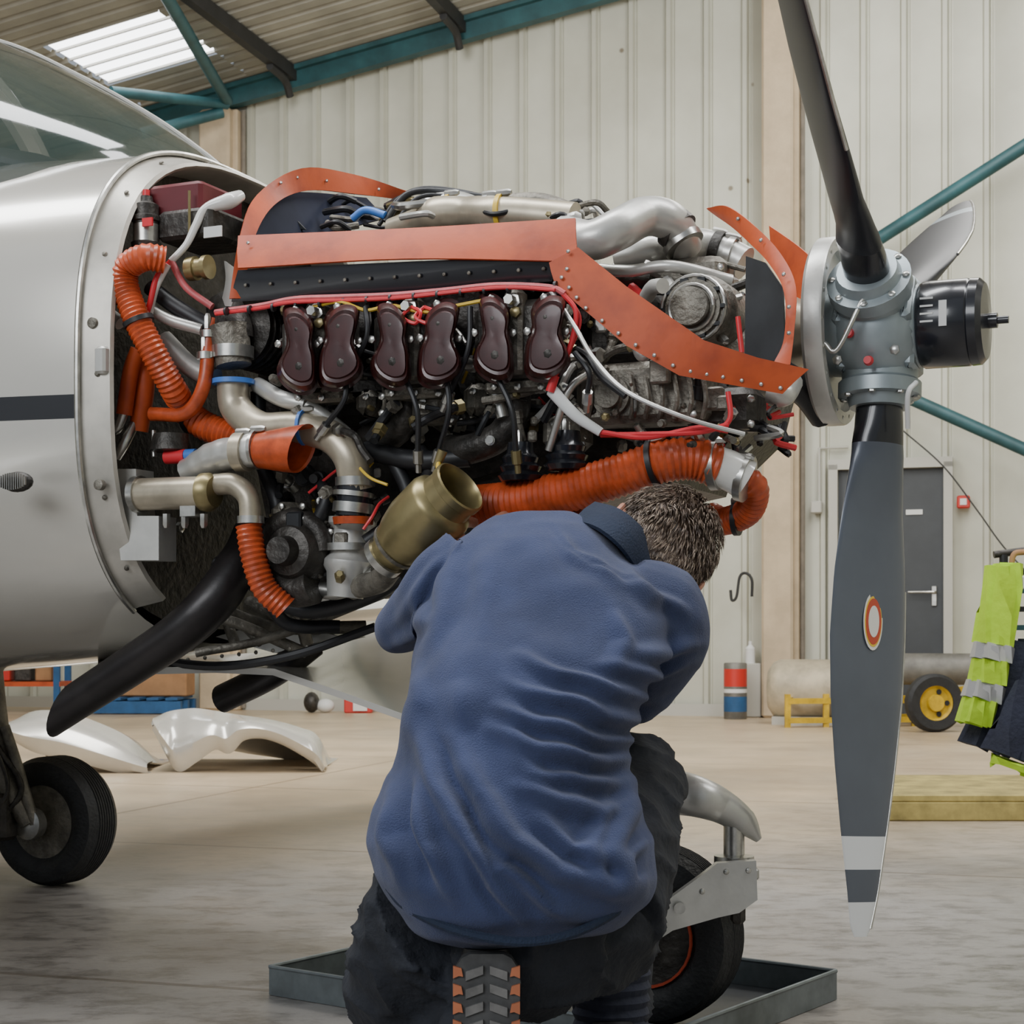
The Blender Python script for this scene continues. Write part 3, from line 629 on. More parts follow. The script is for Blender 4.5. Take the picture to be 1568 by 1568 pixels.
for k in range(190):
    x=rnd.uniform(400,1160); y=rnd.uniform(460,880)
    if not inside(x,y): continue
    l=rnd.uniform(.24,.36); pts=[(x,y,l)]
    dx=rnd.uniform(-45,45); dy=rnd.uniform(5,45)
    for q in range(rnd.choice((2,3))):
        x+=dx*rnd.uniform(.4,1.3); y+=dy*rnd.uniform(.2,1.2); l+=rnd.uniform(-.03,.03); pts.append((x,y,l))
    if not all(inside(p[0],p[1]) for p in pts): continue
    m_=rnd.choice(mats); r_=rnd.uniform(.002,.0075) if m_ not in('redw','yelw') else .0025
    b.sweep(AA(pts),r_,m_,seg=8,n=5)
    if m_!='redw':
        d=(A(*pts[1])-A(*pts[0])).normalized(); b.lathe(A(*pts[0]),d,[(0,r_*1.7),(.012,r_*1.7),(.013,r_*1.3),(.02,r_*1.3)],rnd.choice(('steel','gold','cast','cast')),seg=6)
for k in range(340):
    x=rnd.uniform(400,1170); y=rnd.uniform(455,890)
    if not inside(x,y): continue
    l=rnd.uniform(.2,.35); s_=rnd.uniform(.006,.02); t=rnd.random()
    if t<.4: b.bolt(A(x,y,l),LT+V((rnd.uniform(-.5,.5),0,rnd.uniform(-.5,.5))),s_*.5,rnd.choice(('steel','cast','gold')),h=s_)
    elif t<.7: b.box(A(x,y,l),(s_*1.6,s_,s_*2),rnd.choice(('castd','cast','dark','silver','cast')),ACR,bev=.003)
    else: b.lathe(A(x,y,l),(rnd.uniform(-1,1),rnd.uniform(-1,0),rnd.uniform(-1,1)),[(0,s_*.7),(s_,s_*.7),(s_*1.05,s_*.5),(s_*2,s_*.5)],rnd.choice(('castd','cast','steel','black')),seg=12)
for x0,y0,x1,y1 in ((530,575,500,650),(680,560,672,690),(752,560,790,690),(720,470,690,600),(880,540,900,600),(612,560,640,690),(560,470,540,560)):
    tube2=AA([(x0,y0,.39),((x0+x1)/2+12,(y0+y1)/2,.40),(x1,y1,.38)]); b.sweep(tube2,.0045,'black',seg=8); d=(tube2[2]-tube2[1]).normalized(); b.lathe(tube2[2],d,[(0,.008),(.02,.008),(.022,.005),(.035,.005)],'gold' if x0==752 else 'steel',seg=8)
b.sweep(AA([(678,690,.4),(668,715,.4)]),[.008,.006],'gold'); b.sweep(AA([(672,700,.4),(670,735,.41)]),.004,'yelw')
for k in range(80):
    x=rnd.uniform(490,900); y=rnd.uniform(314,348); l=rnd.uniform(-.15,.2)
    pts=[(x,y,l),(x+rnd.uniform(10,40),y-rnd.uniform(-8,16),l+.02),(x+rnd.uniform(30,60),y-rnd.uniform(-8,10),l)]
    b.sweep(AA(pts),rnd.uniform(.003,.008),rnd.choice(('black','steel','silver','black','gold','cast')),seg=8,n=5)
b.sweep(AA([(590,340,.1),(620,300,.08),(660,292,.05),(730,300,.03),(800,312,.0),(900,325,.0)]),.006,'black'); b.sweep(AA([(600,350,.1),(640,303,.08),(700,303,.05),(780,320,.03)]),.004,'black'); b.sweep(AA([(580,345,.1),(610,305,.08),(650,288,.05),(720,296,.03),(790,318,.0)]),.004,'black')
b.sweep(AA([(540,335,.1),(560,322,.1),(590,330,.1)]),.007,'blue'); b.sweep(AA([(890,318,0),(905,312,0),(925,330,0)]),.004,'silver')
for k in range(60):
    x=rnd.uniform(900,1130); y=rnd.uniform(405,520); 
    if y>390+(x-880)*.62: continue
    l=rnd.uniform(-.05,.15); b.sweep(AA([(x,y,l),(x+rnd.uniform(-30,30),y+rnd.uniform(-20,20),l+.03),(x+rnd.uniform(-40,40),y+rnd.uniform(-30,30),l)]),rnd.uniform(.003,.01),rnd.choice(('black','steel','silver','castd','redw','cast')),seg=8,n=5)
for k in range(40):
    x=rnd.uniform(1090,1195); y=rnd.uniform(610,690); l=rnd.uniform(.1,.25); b.sweep(AA([(x,y,l),(x+rnd.uniform(-20,20),y+10,l+.02),(x+rnd.uniform(-25,25),y+rnd.uniform(-15,20),l)]),rnd.uniform(.003,.006),rnd.choice(('black','redw','black','steel')),seg=6,n=5)
b.obj('engine_cables_fittings',plane)

# --- propeller
b=MB()
b.lathe(L(-.095,0,H.z),AX,[(0,.145),(.006,.152),(.03,.152),(.034,.150),(.034,.13),(.02,.128),(.018,.05)],'silver',seg=64)
for j in range(20):
    t=2*pi*j/20; b.rivet(L(-.062,.14*cos(t),H.z+.14*sin(t)),AX,.004)
b.lathe(L(-.1,0,H.z),AX,[(0,.07),(.05,.075),(.06,.06),(.13,.058)],'hub',seg=32)
b.ell(L(-.0,0,H.z),(.084,.100,.100),'hub',ACR,seg=28,rings=16)
b.lathe(L(.03,0,H.z),AX,[(0,.084),(.02,.078),(.045,.055),(.05,.05)],'hub',seg=32)
b.lathe(L(.065,0,H.z),AX,[(0,.045),(.001,.066),(.006,.069),(.075,.069),(.078,.067),(.08,.069),(.093,.068),(.101,.060),(.103,.03),(.105,.012),(.118,.012),(.119,.006),(.135,.006)],'blackgl',seg=48)
b.box(L(.11,.069,H.z+.005),(.012,.002,.04),'label',ACR)
for k in range(4): b.box(L(.085,.0692,H.z+.03-.012*k),(.02,.001,.003),'label',ACR)
PH=radians(5)
for bi in range(3):
    ang=PH+bi*2*pi/3
    rad=LT*sin(ang)-V((0,0,1))*cos(ang); tan=AX.cross(rad)
    b.lathe(H,rad,[(.04,.062),(.085,.060),(.09,.066),(.112,.066),(.114,.052),(.13,.047)],'hub',seg=30)
    for j in range(8):
        t=2*pi*j/8; b.bolt(H+rad*.112+AX*.058*cos(t)+tan*.058*sin(t),rad,.006)
    for q in (-1,1): b.box(H+rad*.06+AX*q*.052,(.02,.09,.03),'hub',(AX,tan,rad),bev=.006)
    # radius, chord, thickness, offset along shaft, pitch from axial
    S=((.115,.072,.066,.0,20),(.16,.080,.060,.0,35),(.22,.098,.046,-.003,48),(.30,.126,.034,-.008,55),(.40,.158,.026,-.010,58),(.50,.172,.021,-.012,60),(.60,.166,.018,-.012,61),(.70,.142,.015,-.012,61),(.80,.110,.012,-.012,61),(.90,.072,.009,-.012,61),(.955,.050,.006,-.014,61),(.972,.030,.004,-.014,61))
    def bs(r,ch,th,off,pit):
        if bi==2: pit=pit*.25-2; ch*=.9
        q=radians(pit); cd=AX*cos(q)+tan*sin(q); nd=rad.cross(cd); o=[]
        rr=.5*ch
        for j in range(28):
            t=2*pi*j/28; x=cos(t); tt=th*.5*sin(t)*(1.0 if r<.2 else (1+.35*x)*(.9))
            o.append(H+rad*r+AX*off+cd*x*rr+nd*tt)
        return o
    def lerpS(r):
        for i in range(len(S)-1):
            if S[i][0]<=r<=S[i+1][0]:
                f=(r-S[i][0])/(S[i+1][0]-S[i][0]); return tuple(x+(y-x)*f for x,y in zip(S[i],S[i+1]))
        return S[-1]
    def seg_(r0,r1,mat,n=8,c0=False,c1=False): b.loft([bs(*lerpS(r0+(r1-r0)*k/n)) for k in range(n+1)],mat,True,False,cap0=c0,cap1=c1)
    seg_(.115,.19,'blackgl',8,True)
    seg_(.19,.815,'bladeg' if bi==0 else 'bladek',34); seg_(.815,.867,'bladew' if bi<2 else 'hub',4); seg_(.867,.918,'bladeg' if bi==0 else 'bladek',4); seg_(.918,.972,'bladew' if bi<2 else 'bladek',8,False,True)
    le=[]
    for k in range(13):
        r_,ch,th,of,pi_=lerpS(.42+.045*k)
        if bi==2: pi_=pi_*.25-2; ch*=.9
        q=radians(pi_); cd=AX*cos(q)+tan*sin(q); le.append(H+rad*r_+AX*of+cd*ch*.5)
    b.sweep(le,.003,'steel',seg=8,n=2)
    if bi==0:
        q=radians(59.8); cd=AX*cos(q)+tan*sin(q); nd=rad.cross(cd)
        if nd.dot(LT)<0: nd=-nd
        c=H+rad*.475-AX*.012
        for sc,mt,o in ((1,'sticker',.0108),(.88,'yelw',.0114),(.80,'stickr',.0120),(.55,'sticker',.0126)):
            ring=[c+nd*o+cd*.022*sc*cos(t)+rad*.046*sc*sin(t) for t in [2*pi*k/28 for k in range(28)]]; b.prism(ring,nd*.0006,mt)
b.sweep([L(.03,.08,H.z+.09),L(.0,.12,H.z+.03),L(-.04,.13,H.z-.05),L(-.06,.13,H.z-.04)],.004,'steel'); b.sweep([L(.07,.07,H.z-.1),L(.06,.085,H.z-.12),L(.055,.06,H.z-.17)],.004,'label')
b.lathe(L(-.03,.094,H.z-.02),LT,[(0,.008),(.008,.006)],'redw'); b.lathe(L(.0,.091,H.z-.065),LT,[(0,.008),(.01,.006)],'redw')
for a_,z_ in ((-.05,.05),(-.05,-.06),(.03,.055),(.04,-.05),(-.02,.07)): b.bolt(L(a_,.086,H.z+z_),LT,.008)
b.obj('propeller',plane)

# --- landing gear
def wheel(b,c,axis,R,w,hubmat='cast'):
    axis=V(axis).normalized()
    h=w/2; pr=[(-h*.75,R*.55),(-h*.95,R*.66),(-h,R*.78),(-h*.88,R*.92),(-h*.55,R*.985)]
    for k in range(-3,4): pr+=[(k*h*.15-.003,R*.995),(k*h*.15-.0015,R*.975),(k*h*.15+.0015,R*.975),(k*h*.15+.003,R*.995)]
    pr+=[(h*.55,R*.985),(h*.88,R*.92),(h,R*.78),(h*.95,R*.66),(h*.75,R*.55)]
    b.lathe(c,axis,pr,'tyre',seg=56,cap=False)
    b.lathe(c,axis,[(-h*.78,R*.56),(-h*.5,R*.5),(-h*.3,R*.25),(-h*.6,R*.2),(-h*.6,.01),(h*.6,.01),(h*.6,R*.2),(h*.3,R*.25),(h*.5,R*.5),(h*.78,R*.56)],hubmat,seg=40)
    for sg in(-1,1):
        for j in range(6):
            t=2*pi*j/6; u=axis.orthogonal().normalized(); q=axis.cross(u); b.bolt(c+axis*sg*h*.45+(u*cos(t)+q*sin(t))*R*.38,axis*sg,.008)
b=MB()
mc=P(84,1258,4.42); mc.z=.168
wheel(b,mc,LT,.168,.13)
b.lathe(mc,LT,[(.03,.10),(.048,.095),(.050,.090),(.03,.088)],'stickr',seg=30,cap=False)
b.sweep([mc+LT*.10,mc+LT*.10+V((-.06,0,.12)),mc+LT*.08+V((-.10,0,.30)),mc+LT*.05+V((-.14,0,.5))],[.025,.03,.028,.03],'cast')
b.sweep([mc+LT*.11+V((.02,0,0)),mc+LT*.12+V((-.02,0,.16)),mc+LT*.12+V((-.05,0,.25))],.014,'cast'); b.sweep([mc+LT*.12+V((-.05,0,.02)),mc+LT*.13+V((.0,0,.1)),mc+LT*.13+V((-.07,0,.22)),mc+LT*.1+V((-.1,0,.36))],.008,'castd')
b.sweep([mc+LT*.14+V((-.12,0,-.02)),mc+LT*.14+V((-.03,0,.08)),mc+LT*.14+V((-.06,0,.2)),mc+LT*.12+V((-.14,0,.34))],.006,'castd')
b.box(mc+LT*.1+V((-.08,0,.02)),(.09,.06,.12),'castd',ACR,bev=.01); b.lathe(mc+LT*.08,LT,[(0,.04),(.03,.04),(.035,.02)],'steel')
b.sweep([mc+LT*.05+V((-.14,0,.45)),mc+V((-.1,0,.62))],.035,'white')
mc2=L(-2.15,1.1,.168); wheel(b,mc2,LT,.168,.13); b.sweep([mc2-LT*.1,mc2-LT*.1+V((0,0,.2)),mc2+V((0,0,.6))],.028,'castd'); b.sweep([mc2,mc2-LT*.11],.02,'steel')
b.obj('main_landing_gear',plane)
b=MB()
nc=P(1000,1440,2.80); nc.z=.155
wheel(b,nc,LT,.148,.11,'castd')
b.lathe(nc,LT,[(.045,.083),(.050,.0825),(.050,.079),(.045,.078)],'stickr',seg=30,cap=False)
d=2.72
def Q(x,y,dd=d): return P(x,y,dd)
ls=[Q(900,1190,2.95),Q(1000,1208,2.85),Q(1060,1218,d),Q(1105,1235,d),Q(1140,1260,d),Q(1162,1286,d)]
b.sweep(ls,[.04,.04,.034,.028,.022,.006],'silver',seg=18)
b.sweep([Q(900,1190,2.95),Q(820,1000,3.0),Q(800,800,3.0)],.035,'silver')
b.sweep([Q(1124,1250),Q(1124,1318)],.017,'steel'); b.lathe(Q(1124,1316),(0,0,1),[(-.01,.032),(.006,.032),(.008,.02)],'steel')
fk=[(1098,1322),(1158,1318),(1160,1378),(1132,1398),(1100,1405),(1030,1425),(992,1450),(985,1412),(1020,1380),(1075,1340)]
b.prism([Q(x,y,d-.06) for x,y in fk],(0,.02,0),'silver'); b.prism([Q(x,y,d+.13) for x,y in fk],(0,.02,0),'silver'); b.box(Q(1128,1328,d+.045),(.05,.17,.02),'silver',bev=.004)
b.lathe(Q(1040,1390,d-.065),(0,-1,0),[(0,.009),(.008,.009)],'steel'); b.bolt(Q(1130,1395,d-.04),(0,0,-1),.012,'castd',h=.02)
for x,y in ((1112,1335),(1146,1333),(1075,1365),(1010,1420)): b.rivet(Q(x,y,d-.06),(0,-1,0),.005)
b.sweep([nc+LT*.09,nc-LT*.09],.014,'steel')
b.obj('nose_landing_gear',plane)

# ================================================================= DRIP TRAY
R0=V((.574,3.01,0)); e1=V((-.81,.586,0)).normalized(); e2=V((-e1.y,e1.x,0)); 
if e2.y>0: e2=-e2
b=MB(); w1,w2=.84,.56; c=R0+e1*w1/2+e2*w2/2; Z=V((0,0,1))
b.box(c+Z*.003,(w1,w2,.004),'tray',(e1,e2,Z))
for p,q in ((R0,R0+e1*w1),(R0,R0+e2*w2),(R0+e1*w1,R0+e1*w1+e2*w2),(R0+e2*w2,R0+e1*w1+e2*w2)):
    b.beam(p+Z*.026,q+Z*.026,.004,.05,'traye'); b.sweep([p+Z*.051,q+Z*.051],.004,'traye',seg=8)
b.obj('drip_tray')

# ================================================================= MECHANIC
man=empty('mechanic')
def tomesh(o, voxel, smooth_it=4):
    m=o.modifiers.new('r','REMESH'); m.mode='VOXEL'; m.voxel_size=voxel; m.use_smooth_shade=True
    if smooth_it:
        s=o.modifiers.new('s','SMOOTH'); s.iterations=smooth_it; s.factor=.5
    dg=bpy.context.evaluated_depsgraph_get(); dg.update(); ev=o.evaluated_get(dg); me=bpy.data.meshes.new_from_object(ev)
    mats=[x for x in o.data.materials]; o.modifiers.clear(); o.data=me; me.materials.clear()
    for x in mats: me.materials.append(x)
    me.polygons.foreach_set('use_smooth',[True]*len(me.polygons)); me.polygons.foreach_set('material_index',[0]*len(me.polygons))
    return o
b=MB()
rows=[(1432,660,912,2.16,.09),(1412,622,952,2.16,.135),(1378,594,982,2.165,.165),(1335,572,1000,2.17,.18),(1285,562,1000,2.18,.188),(1240,570,984,2.19,.188),(1180,602,962,2.21,.185),(1120,620,958,2.23,.18),(1060,628,985,2.25,.175),(1000,640,1012,2.28,.17),(950,652,1030,2.31,.16),(905,668,1018,2.335,.15),(865,688,980,2.355,.13),(830,708,945,2.37,.11),(805,728,915,2.38,.085),(786,755,880,2.39,.05)]
secs=[]
for py,xl,xr,dc,ht in rows:
    a=P(xl,py,dc); c_=P(xr,py,dc); m_=(a+c_)/2; w=(c_.x-a.x)/2; o=[]
    for j in range(40):
        t=2*pi*j/40; o.append(V((m_.x+w*math.copysign(abs(cos(t))**.85,cos(t)), dc+ht*math.copysign(abs(sin(t))**.9,sin(t)), m_.z)))
    secs.append(o)
b.loft(secs,'fleece')
RA=[(950,920,2.32,.072),(995,942,2.32,.078),(1008,975,2.34,.072),(998,1012,2.40,.058),(970,1050,2.48,.050),(940,1020,2.57,.046),(915,955,2.62,.040),(905,915,2.63,.034)]
LA=[(725,880,2.36,.070),(685,905,2.36,.060),(645,935,2.40,.048),(612,965,2.46,.038),(625,940,2.52,.037),(655,900,2.57,.034),(680,868,2.60,.032)]
for ar in (RA,LA): b.sweep([P(x,y,d_) for x,y,d_,r in ar],[r for *_,r in ar],'fleece',seg=20,n=6)
jk=b.obj('jacket',man); tomesh(jk,.0048,6)
folds=[
 ([(640,1090),(655,1160),(690,1250),(740,1330),(800,1410)],.019,15),([(700,1130),(735,1215),(790,1285),(860,1335),(930,1360),(985,1372)],.029,18),
 ([(735,1250),(770,1325),(850,1390),(900,1405)],.017,13),([(640,1200),(650,1290),(700,1380)],.019,15),([(600,1200),(590,1280),(620,1360)],.015,14),
 ([(1010,1072),(930,1058),(850,1030),(790,1000)],.015,11),([(1003,1098),(920,1094),(850,1074),(770,1040)],.017,11),([(985,1130),(900,1130),(830,1110),(760,1080)],.019,12),
 ([(972,1160),(900,1168),(830,1150),(750,1115)],.020,13),([(965,1198),(890,1205),(810,1185)],.017,12),([(965,1228),(920,1244),(850,1230),(790,1205)],.018,13),
 ([(962,1180),(968,1240),(935,1300),(950,1345),(985,1350)],.030,16),([(935,1245),(905,1300),(920,1355)],.021,14),([(990,1285),(950,1310),(930,1370)],.017,12),
 ([(860,812),(880,850),(925,882),(985,897)],.010,12),([(960,870),(1000,915),(1060,945)],.014,13),([(1075,985),(1020,1000),(950,1002)],.017,12),([(1060,1022),(1000,1030),(910,1018)],.017,12),
 ([(690,850),(655,900),(600,960)],.011,11),([(655,900),(645,950),(600,990)],.018,12),([(720,810),(700,880),(665,950),(650,1010)],.019,14),([(940,930),(955,985),(930,1030)],.012,14),
 ([(640,1010),(645,1080),(630,1150)],.012,15),([(820,1240),(880,1300),(960,1318)],.017,14),([(760,830),(740,900),(745,980)],.008,24),([(780,1060),(800,1160),(840,1240)],.010,24),([(700,1040),(720,1120)],.010,22)]
grooves=[([(845,800),(870,838),(905,872),(960,890),(990,893)],-.005,4.5),([(672,1140),(712,1240),(768,1312),(848,1364)],-.020,12),([(700,1290),(750,1370),(790,1420)],-.014,11),([(630,1180),(622,1270),(665,1360)],-.014,12)]
def segd(px,py,pl):
    best=1e9; tt=0; n=len(pl)-1
    for i in range(n):
        ax_,ay=pl[i]; bx,by=pl[i+1]; dx=bx-ax_; dy=by-ay; t=max(0,min(1,((px-ax_)*dx+(py-ay)*dy)/(dx*dx+dy*dy))); q=(px-ax_-t*dx)**2+(py-ay-t*dy)**2
        if q<best: best=q; tt=(i+t)/n
    return best,tt
me=jk.data
nr=[v.normal.copy() for v in me.vertices]
for v,n_ in zip(me.vertices,nr):
    c=v.co; px=CX+c.x*F/c.y; py=HY-(c.z-CH)*F/c.y; dsp=0
    if n_.y<.35:
        k=min(1,(.35-n_.y)*2)
        wx=12*noise.noise(V((px*.012,py*.012,1.))); wy=12*noise.noise(V((px*.012,py*.012,7.)))
        for pl,am,wd in folds+grooves:
            xs=[q[0] for q in pl]; ys=[q[1] for q in pl]
            if px<min(xs)-3*wd-8 or px>max(xs)+3*wd+8 or py<min(ys)-3*wd-8 or py>max(ys)+3*wd+8: continue
            q,t=segd(px+wx,py+wy,pl); e_=q/(wd*wd); dsp+=am*1.1*(1-.5*e_)*exp(-e_*.9)*(.15+.85*sin(pi*min(1,max(0,t))))*k
        dsp=.022*math.tanh(dsp/.022)
    dsp+=.008*noise.noise(c*8)+.003*noise.noise(c*22)+.004*noise.noise(V((c.x*16+c.z*6,c.y*4,c.z*5-c.x*6)))
    v.co=c+n_*dsp
me.update()
b=MB()
hem=[(596,1362),(620,1390),(680,1422),(745,1440),(810,1446),(875,1434),(935,1405),(985,1365)]
hp=[]
for x,y in hem: 
    u=(x-790)/210; hp.append(P(x,y-4,2.16-.165*sqrt(max(0,1-u*u))*1.0))
b.sweep(hp,.006,'fleeced',seg=8)
col=[P(878,796,2.36),P(915,808,2.30),P(950,836,2.29),P(980,878,2.33)]
up=V((.018,.03,.024))
b.sheet([[p+V((0,-.008,0)) for p in cr(col,6)[0]],[p+up*.7+V((.003,-.006,0)) for p in cr(col,6)[0]],[p+up*1.3+V((.01,.03,0)) for p in cr(col,6)[0]]],.006,'fleeced')
b.obj('jacket_trim',man)
b=MB()
b.sweep([P(700,1395,2.2),P(790,1400,2.2),P(880,1390,2.22)],[.12,.14,.12],'trous',seg=20)
b.sweep([P(x,y,d_) for x,y,d_ in ((700,1400,2.22),(650,1460,2.28),(632,1530,2.36),(622,1585,2.44))],[.12,.105,.09,.07],'trous',seg=20)
b.sweep([P(x,y,d_) for x,y,d_ in ((622,1590,2.45),(660,1600,2.32),(715,1600,2.18),(742,1590,2.10))],[.068,.062,.055,.048],'trous',seg=18)
b.sweep([P(x,y,d_) for x,y,d_ in ((880,1385,2.22),(925,1300,2.32),(962,1220,2.44),(978,1178,2.54))],[.12,.10,.080,.060],'trous',seg=20)
b.sweep([P(x,y,d_) for x,y,d_ in ((978,1172,2.54),(966,1270,2.50),(948,1390,2.44),(940,1500,2.40),(935,1560,2.38))],[.060,.064,.060,.055,.05],'trous',seg=18)
b.sweep([P(860,1410,2.2),P(900,1430,2.22),P(935,1400,2.3)],.085,'trous')
tr=b.obj('trousers',man); tomesh(tr,.007,4)
me=tr.data; nr=[v.normal.copy() for v in me.vertices]
for v,n_ in zip(me.vertices,nr):
    c=v.co; rg=1-abs(noise.noise(V((c.x*9,c.y*9,c.z*22+c.x*8))))*2; v.co=c+n_*(.008*noise.noise(c*12)+.010*rg*rg*rg-.004); 
    if v.co.z<.004: v.co.z=.004
me.update()
b=MB()
ct=P(745,1475,2.03); hz=.262
def solepts(y0):
    o=[]
    for s_,w in [(0,.020),(.005,.030),(.016,.037),(.035,.041),(.07,.039),(.12,.036),(.17,.043),(.21,.046),(.245,.036),(.262,.018)]: o.append((s_,w))
    L_=[V((ct.x-w,y0-s_*.12,hz-s_)) for s_,w in o]; R_=[V((ct.x+w,y0-s_*.12,hz-s_)) for s_,w in o]
    return L_+R_[::-1]
b.prism(solepts(2.035),(0,.022,0),'sole')
for k in range(11):
    z=hz-.022-k*.021; y=2.035-(hz-z)*.12
    for sx in (-1,1):
        b.prism([V((ct.x+sx*q[0],y-.004,z+q[1])) for q in ((.040,.009),(.030,.006),(.028,-.004),(.033,-.003),(.040,-.006))],(0,.006,0),'lug')
        b.prism([V((ct.x+sx*q[0],y-.004,z+q[1])) for q in ((.025,.002),(.004,.009),(.004,-.001),(.025,-.009))],(0,.006,0),'soleg')
upf=[]
for s_,w,dp in ((0,.03,.05),(.03,.036,.075),(.08,.036,.10),(.13,.038,.085),(.18,.042,.06),(.225,.038,.045),(.255,.02,.03)):
    o=[]
    for j in range(20):
        t=2*pi*j/20; o.append(V((ct.x+w*cos(t),2.057-s_*.12+dp*.5+dp*.5*sin(t),hz-s_)))
    upf.append(o)
b.loft(upf,'black')
b.obj('left_boot',man)
b=MB(); fx=P(935,1600,2.38).x
ss=[]
for y,w,h in ((2.30,.030,.09),(2.33,.04,.11),(2.38,.042,.115),(2.43,.04,.085),(2.48,.044,.07),(2.53,.044,.055),(2.57,.03,.04)):
    ss.append([V((fx+w*math.copysign(abs(cos(t))**.8,cos(t)),y,.012+h*.5+h*.5*math.copysign(abs(sin(t))**.8,sin(t)))) for t in [2*pi*j/20 for j in range(20)]])
b.loft(ss,'black')
b.prism([V((fx-w,y,0)) for y,w in ((2.29,.03),(2.38,.044),(2.5,.047),(2.58,.03))]+[V((fx+w,y,0)) for y,w in ((2.58,.03),(2.5,.047),(2.38,.044),(2.29,.03))],(0,0,.02),'sole')
b.sweep([V((fx,2.375,.10)),V((fx,2.38,.2))],[.052,.056],'navy',cor=.04,pitch=.018,seg=20)
b.obj('right_boot',man)
# head
HS=.82
hc=P(1002,846,2.45)
zx=V((.5,.62,.52)).normalized(); xx=V((.707,-.0,-.707)); xx=(xx-zx*xx.dot(zx)).normalized(); yy=zx.cross(xx)
HR=(xx,yy,zx)
def hl(x,y,z): return hc+(xx*x+yy*y+zx*z)*HS
b=MB()
hs=[(-.13,.045,-.055,.02),(-.115,.05,-.06,.075),(-.10,.058,-.066,.09),(-.08,.064,-.075,.094),(-.05,.069,-.086,.092),(-.02,.073,-.094,.090),(.0,.075,-.098,.088),(.02,.077,-.099,.093),(.045,.077,-.097,.092),(.07,.072,-.088,.082),(.09,.058,-.07,.065),(.105,.038,-.045,.04),(.112,.012,-.015,.012)]
b.loft([[hl(w*cos(t),(f+bk)/2+(f-bk)/2*sin(t),z) for t in [2*pi*j/32 for j in range(32)]] for z,w,bk,f in hs],'skin')
b.loft([[hl(w*cos(t),y0+.0+dp*sin(t),z) for t in [2*pi*j/10 for j in range(10)]] for z,w,y0,dp in ((.012,.008,.088,.008),(-.01,.010,.095,.012),(-.03,.015,.1,.018),(-.04,.014,.092,.012))],'skin')
b.ell(hl(0,.088,-.065),(.020,.007,.007),'stickr',HR); 
for s_ in (-1,1):
    b.ell(hl(s_*.03,.083,0),(.012,.009,.009),'label',HR); b.ell(hl(s_*.03,.091,0),(.005,.004,.005),'dark',HR); b.ell(hl(s_*.03,.09,.018),(.016,.005,.004),'hair',HR)
    ec=hl(s_*.089,-.018,-.028); b.ell(ec,(.008,.017,.029),'skin',HR); b.sweep([hl(s_*.097,-.014-.020*sin(t),-.026+.034*cos(t)) for t in [k*.35 for k in range(12)]],.0045,'skin',seg=8)
b.sweep([P(880,868,2.36),P(922,856,2.40),hl(0,-.02,-.10),hl(0,-.01,-.04)],[.054,.046,.043,.043],'skin',seg=20)
b.obj('head',man)
b=MB()
cap=[(-.125,.050,-.064,-.030),(-.105,.056,-.074,-.035),(-.085,.062,-.085,-.038),(-.06,.070,-.093,-.030),(-.03,.077,-.100,-.022),(.0,.080,-.105,-.010),(.03,.083,-.106,.05),(.055,.082,-.103,.09),(.078,.075,-.093,.092),(.098,.06,-.074,.072),(.113,.04,-.046,.045),(.12,.012,-.015,.015)]
b.loft([[hl(w*cos(t),(f+bk)/2+(f-bk)/2*sin(t),z) for t in [2*pi*j/28 for j in range(28)]] for z,w,bk,f in cap],'hair')
rnd=random.Random(3)
whorl=hl(.0,-.06,.09)
for k in range(7500):
    z=rnd.uniform(-.125,.118); t=rnd.uniform(0,2*pi)
    for i in range(len(cap)-1):
        if cap[i][0]<=z<=cap[i+1][0]: break
    f=min(1,max(0,(z-cap[i][0])/(cap[i+1][0]-cap[i][0]))); w,bk,fr_=[cap[i][q]+(cap[i+1][q]-cap[i][q])*f for q in (1,2,3)]
    lx=w*cos(t); ly=(fr_+bk)/2+(fr_-bk)/2*sin(t); p=hl(lx,ly,z); n_=(p-hl(0,0,.01)).normalized()
    if z<.02 and ly>-.045 and lx<-.045: continue
    away=(p-whorl); away=(away-n_*away.dot(n_)); away=away.normalized() if away.length>.001 else xx
    cl=V((noise.noise(p*38),noise.noise(p*38+V((5,0,0))),noise.noise(p*38+V((0,9,0)))))*1.1
    dirn=(away+V((.25,0,-.5))+cl+V((rnd.uniform(-.2,.2),rnd.uniform(-.2,.2),rnd.uniform(-.2,.2)))); dirn=(dirn-n_*dirn.dot(n_)).normalized()
    ln=rnd.uniform(.016,.030)*(0.45 if z<-.06 else 1); lift=.16+.25*abs(noise.noise(p*60))
    p1=p+n_*ln*lift+dirn*ln*.5; p2=p+n_*ln*lift*.8+dirn*ln; r_=rnd.uniform(.0006,.0012)
    sd=n_.cross(dirn).normalized()
    b.add([p-sd*r_,p+sd*r_,p1-sd*r_,p1+sd*r_,p2,p1+n_*r_],[[0,1,3,2],[2,3,4],[2,5,3],[2,4,5],[3,5,4]],'hair' if rnd.random()<.6 else 'hairg')
b.obj('hair',man,sharp=180)
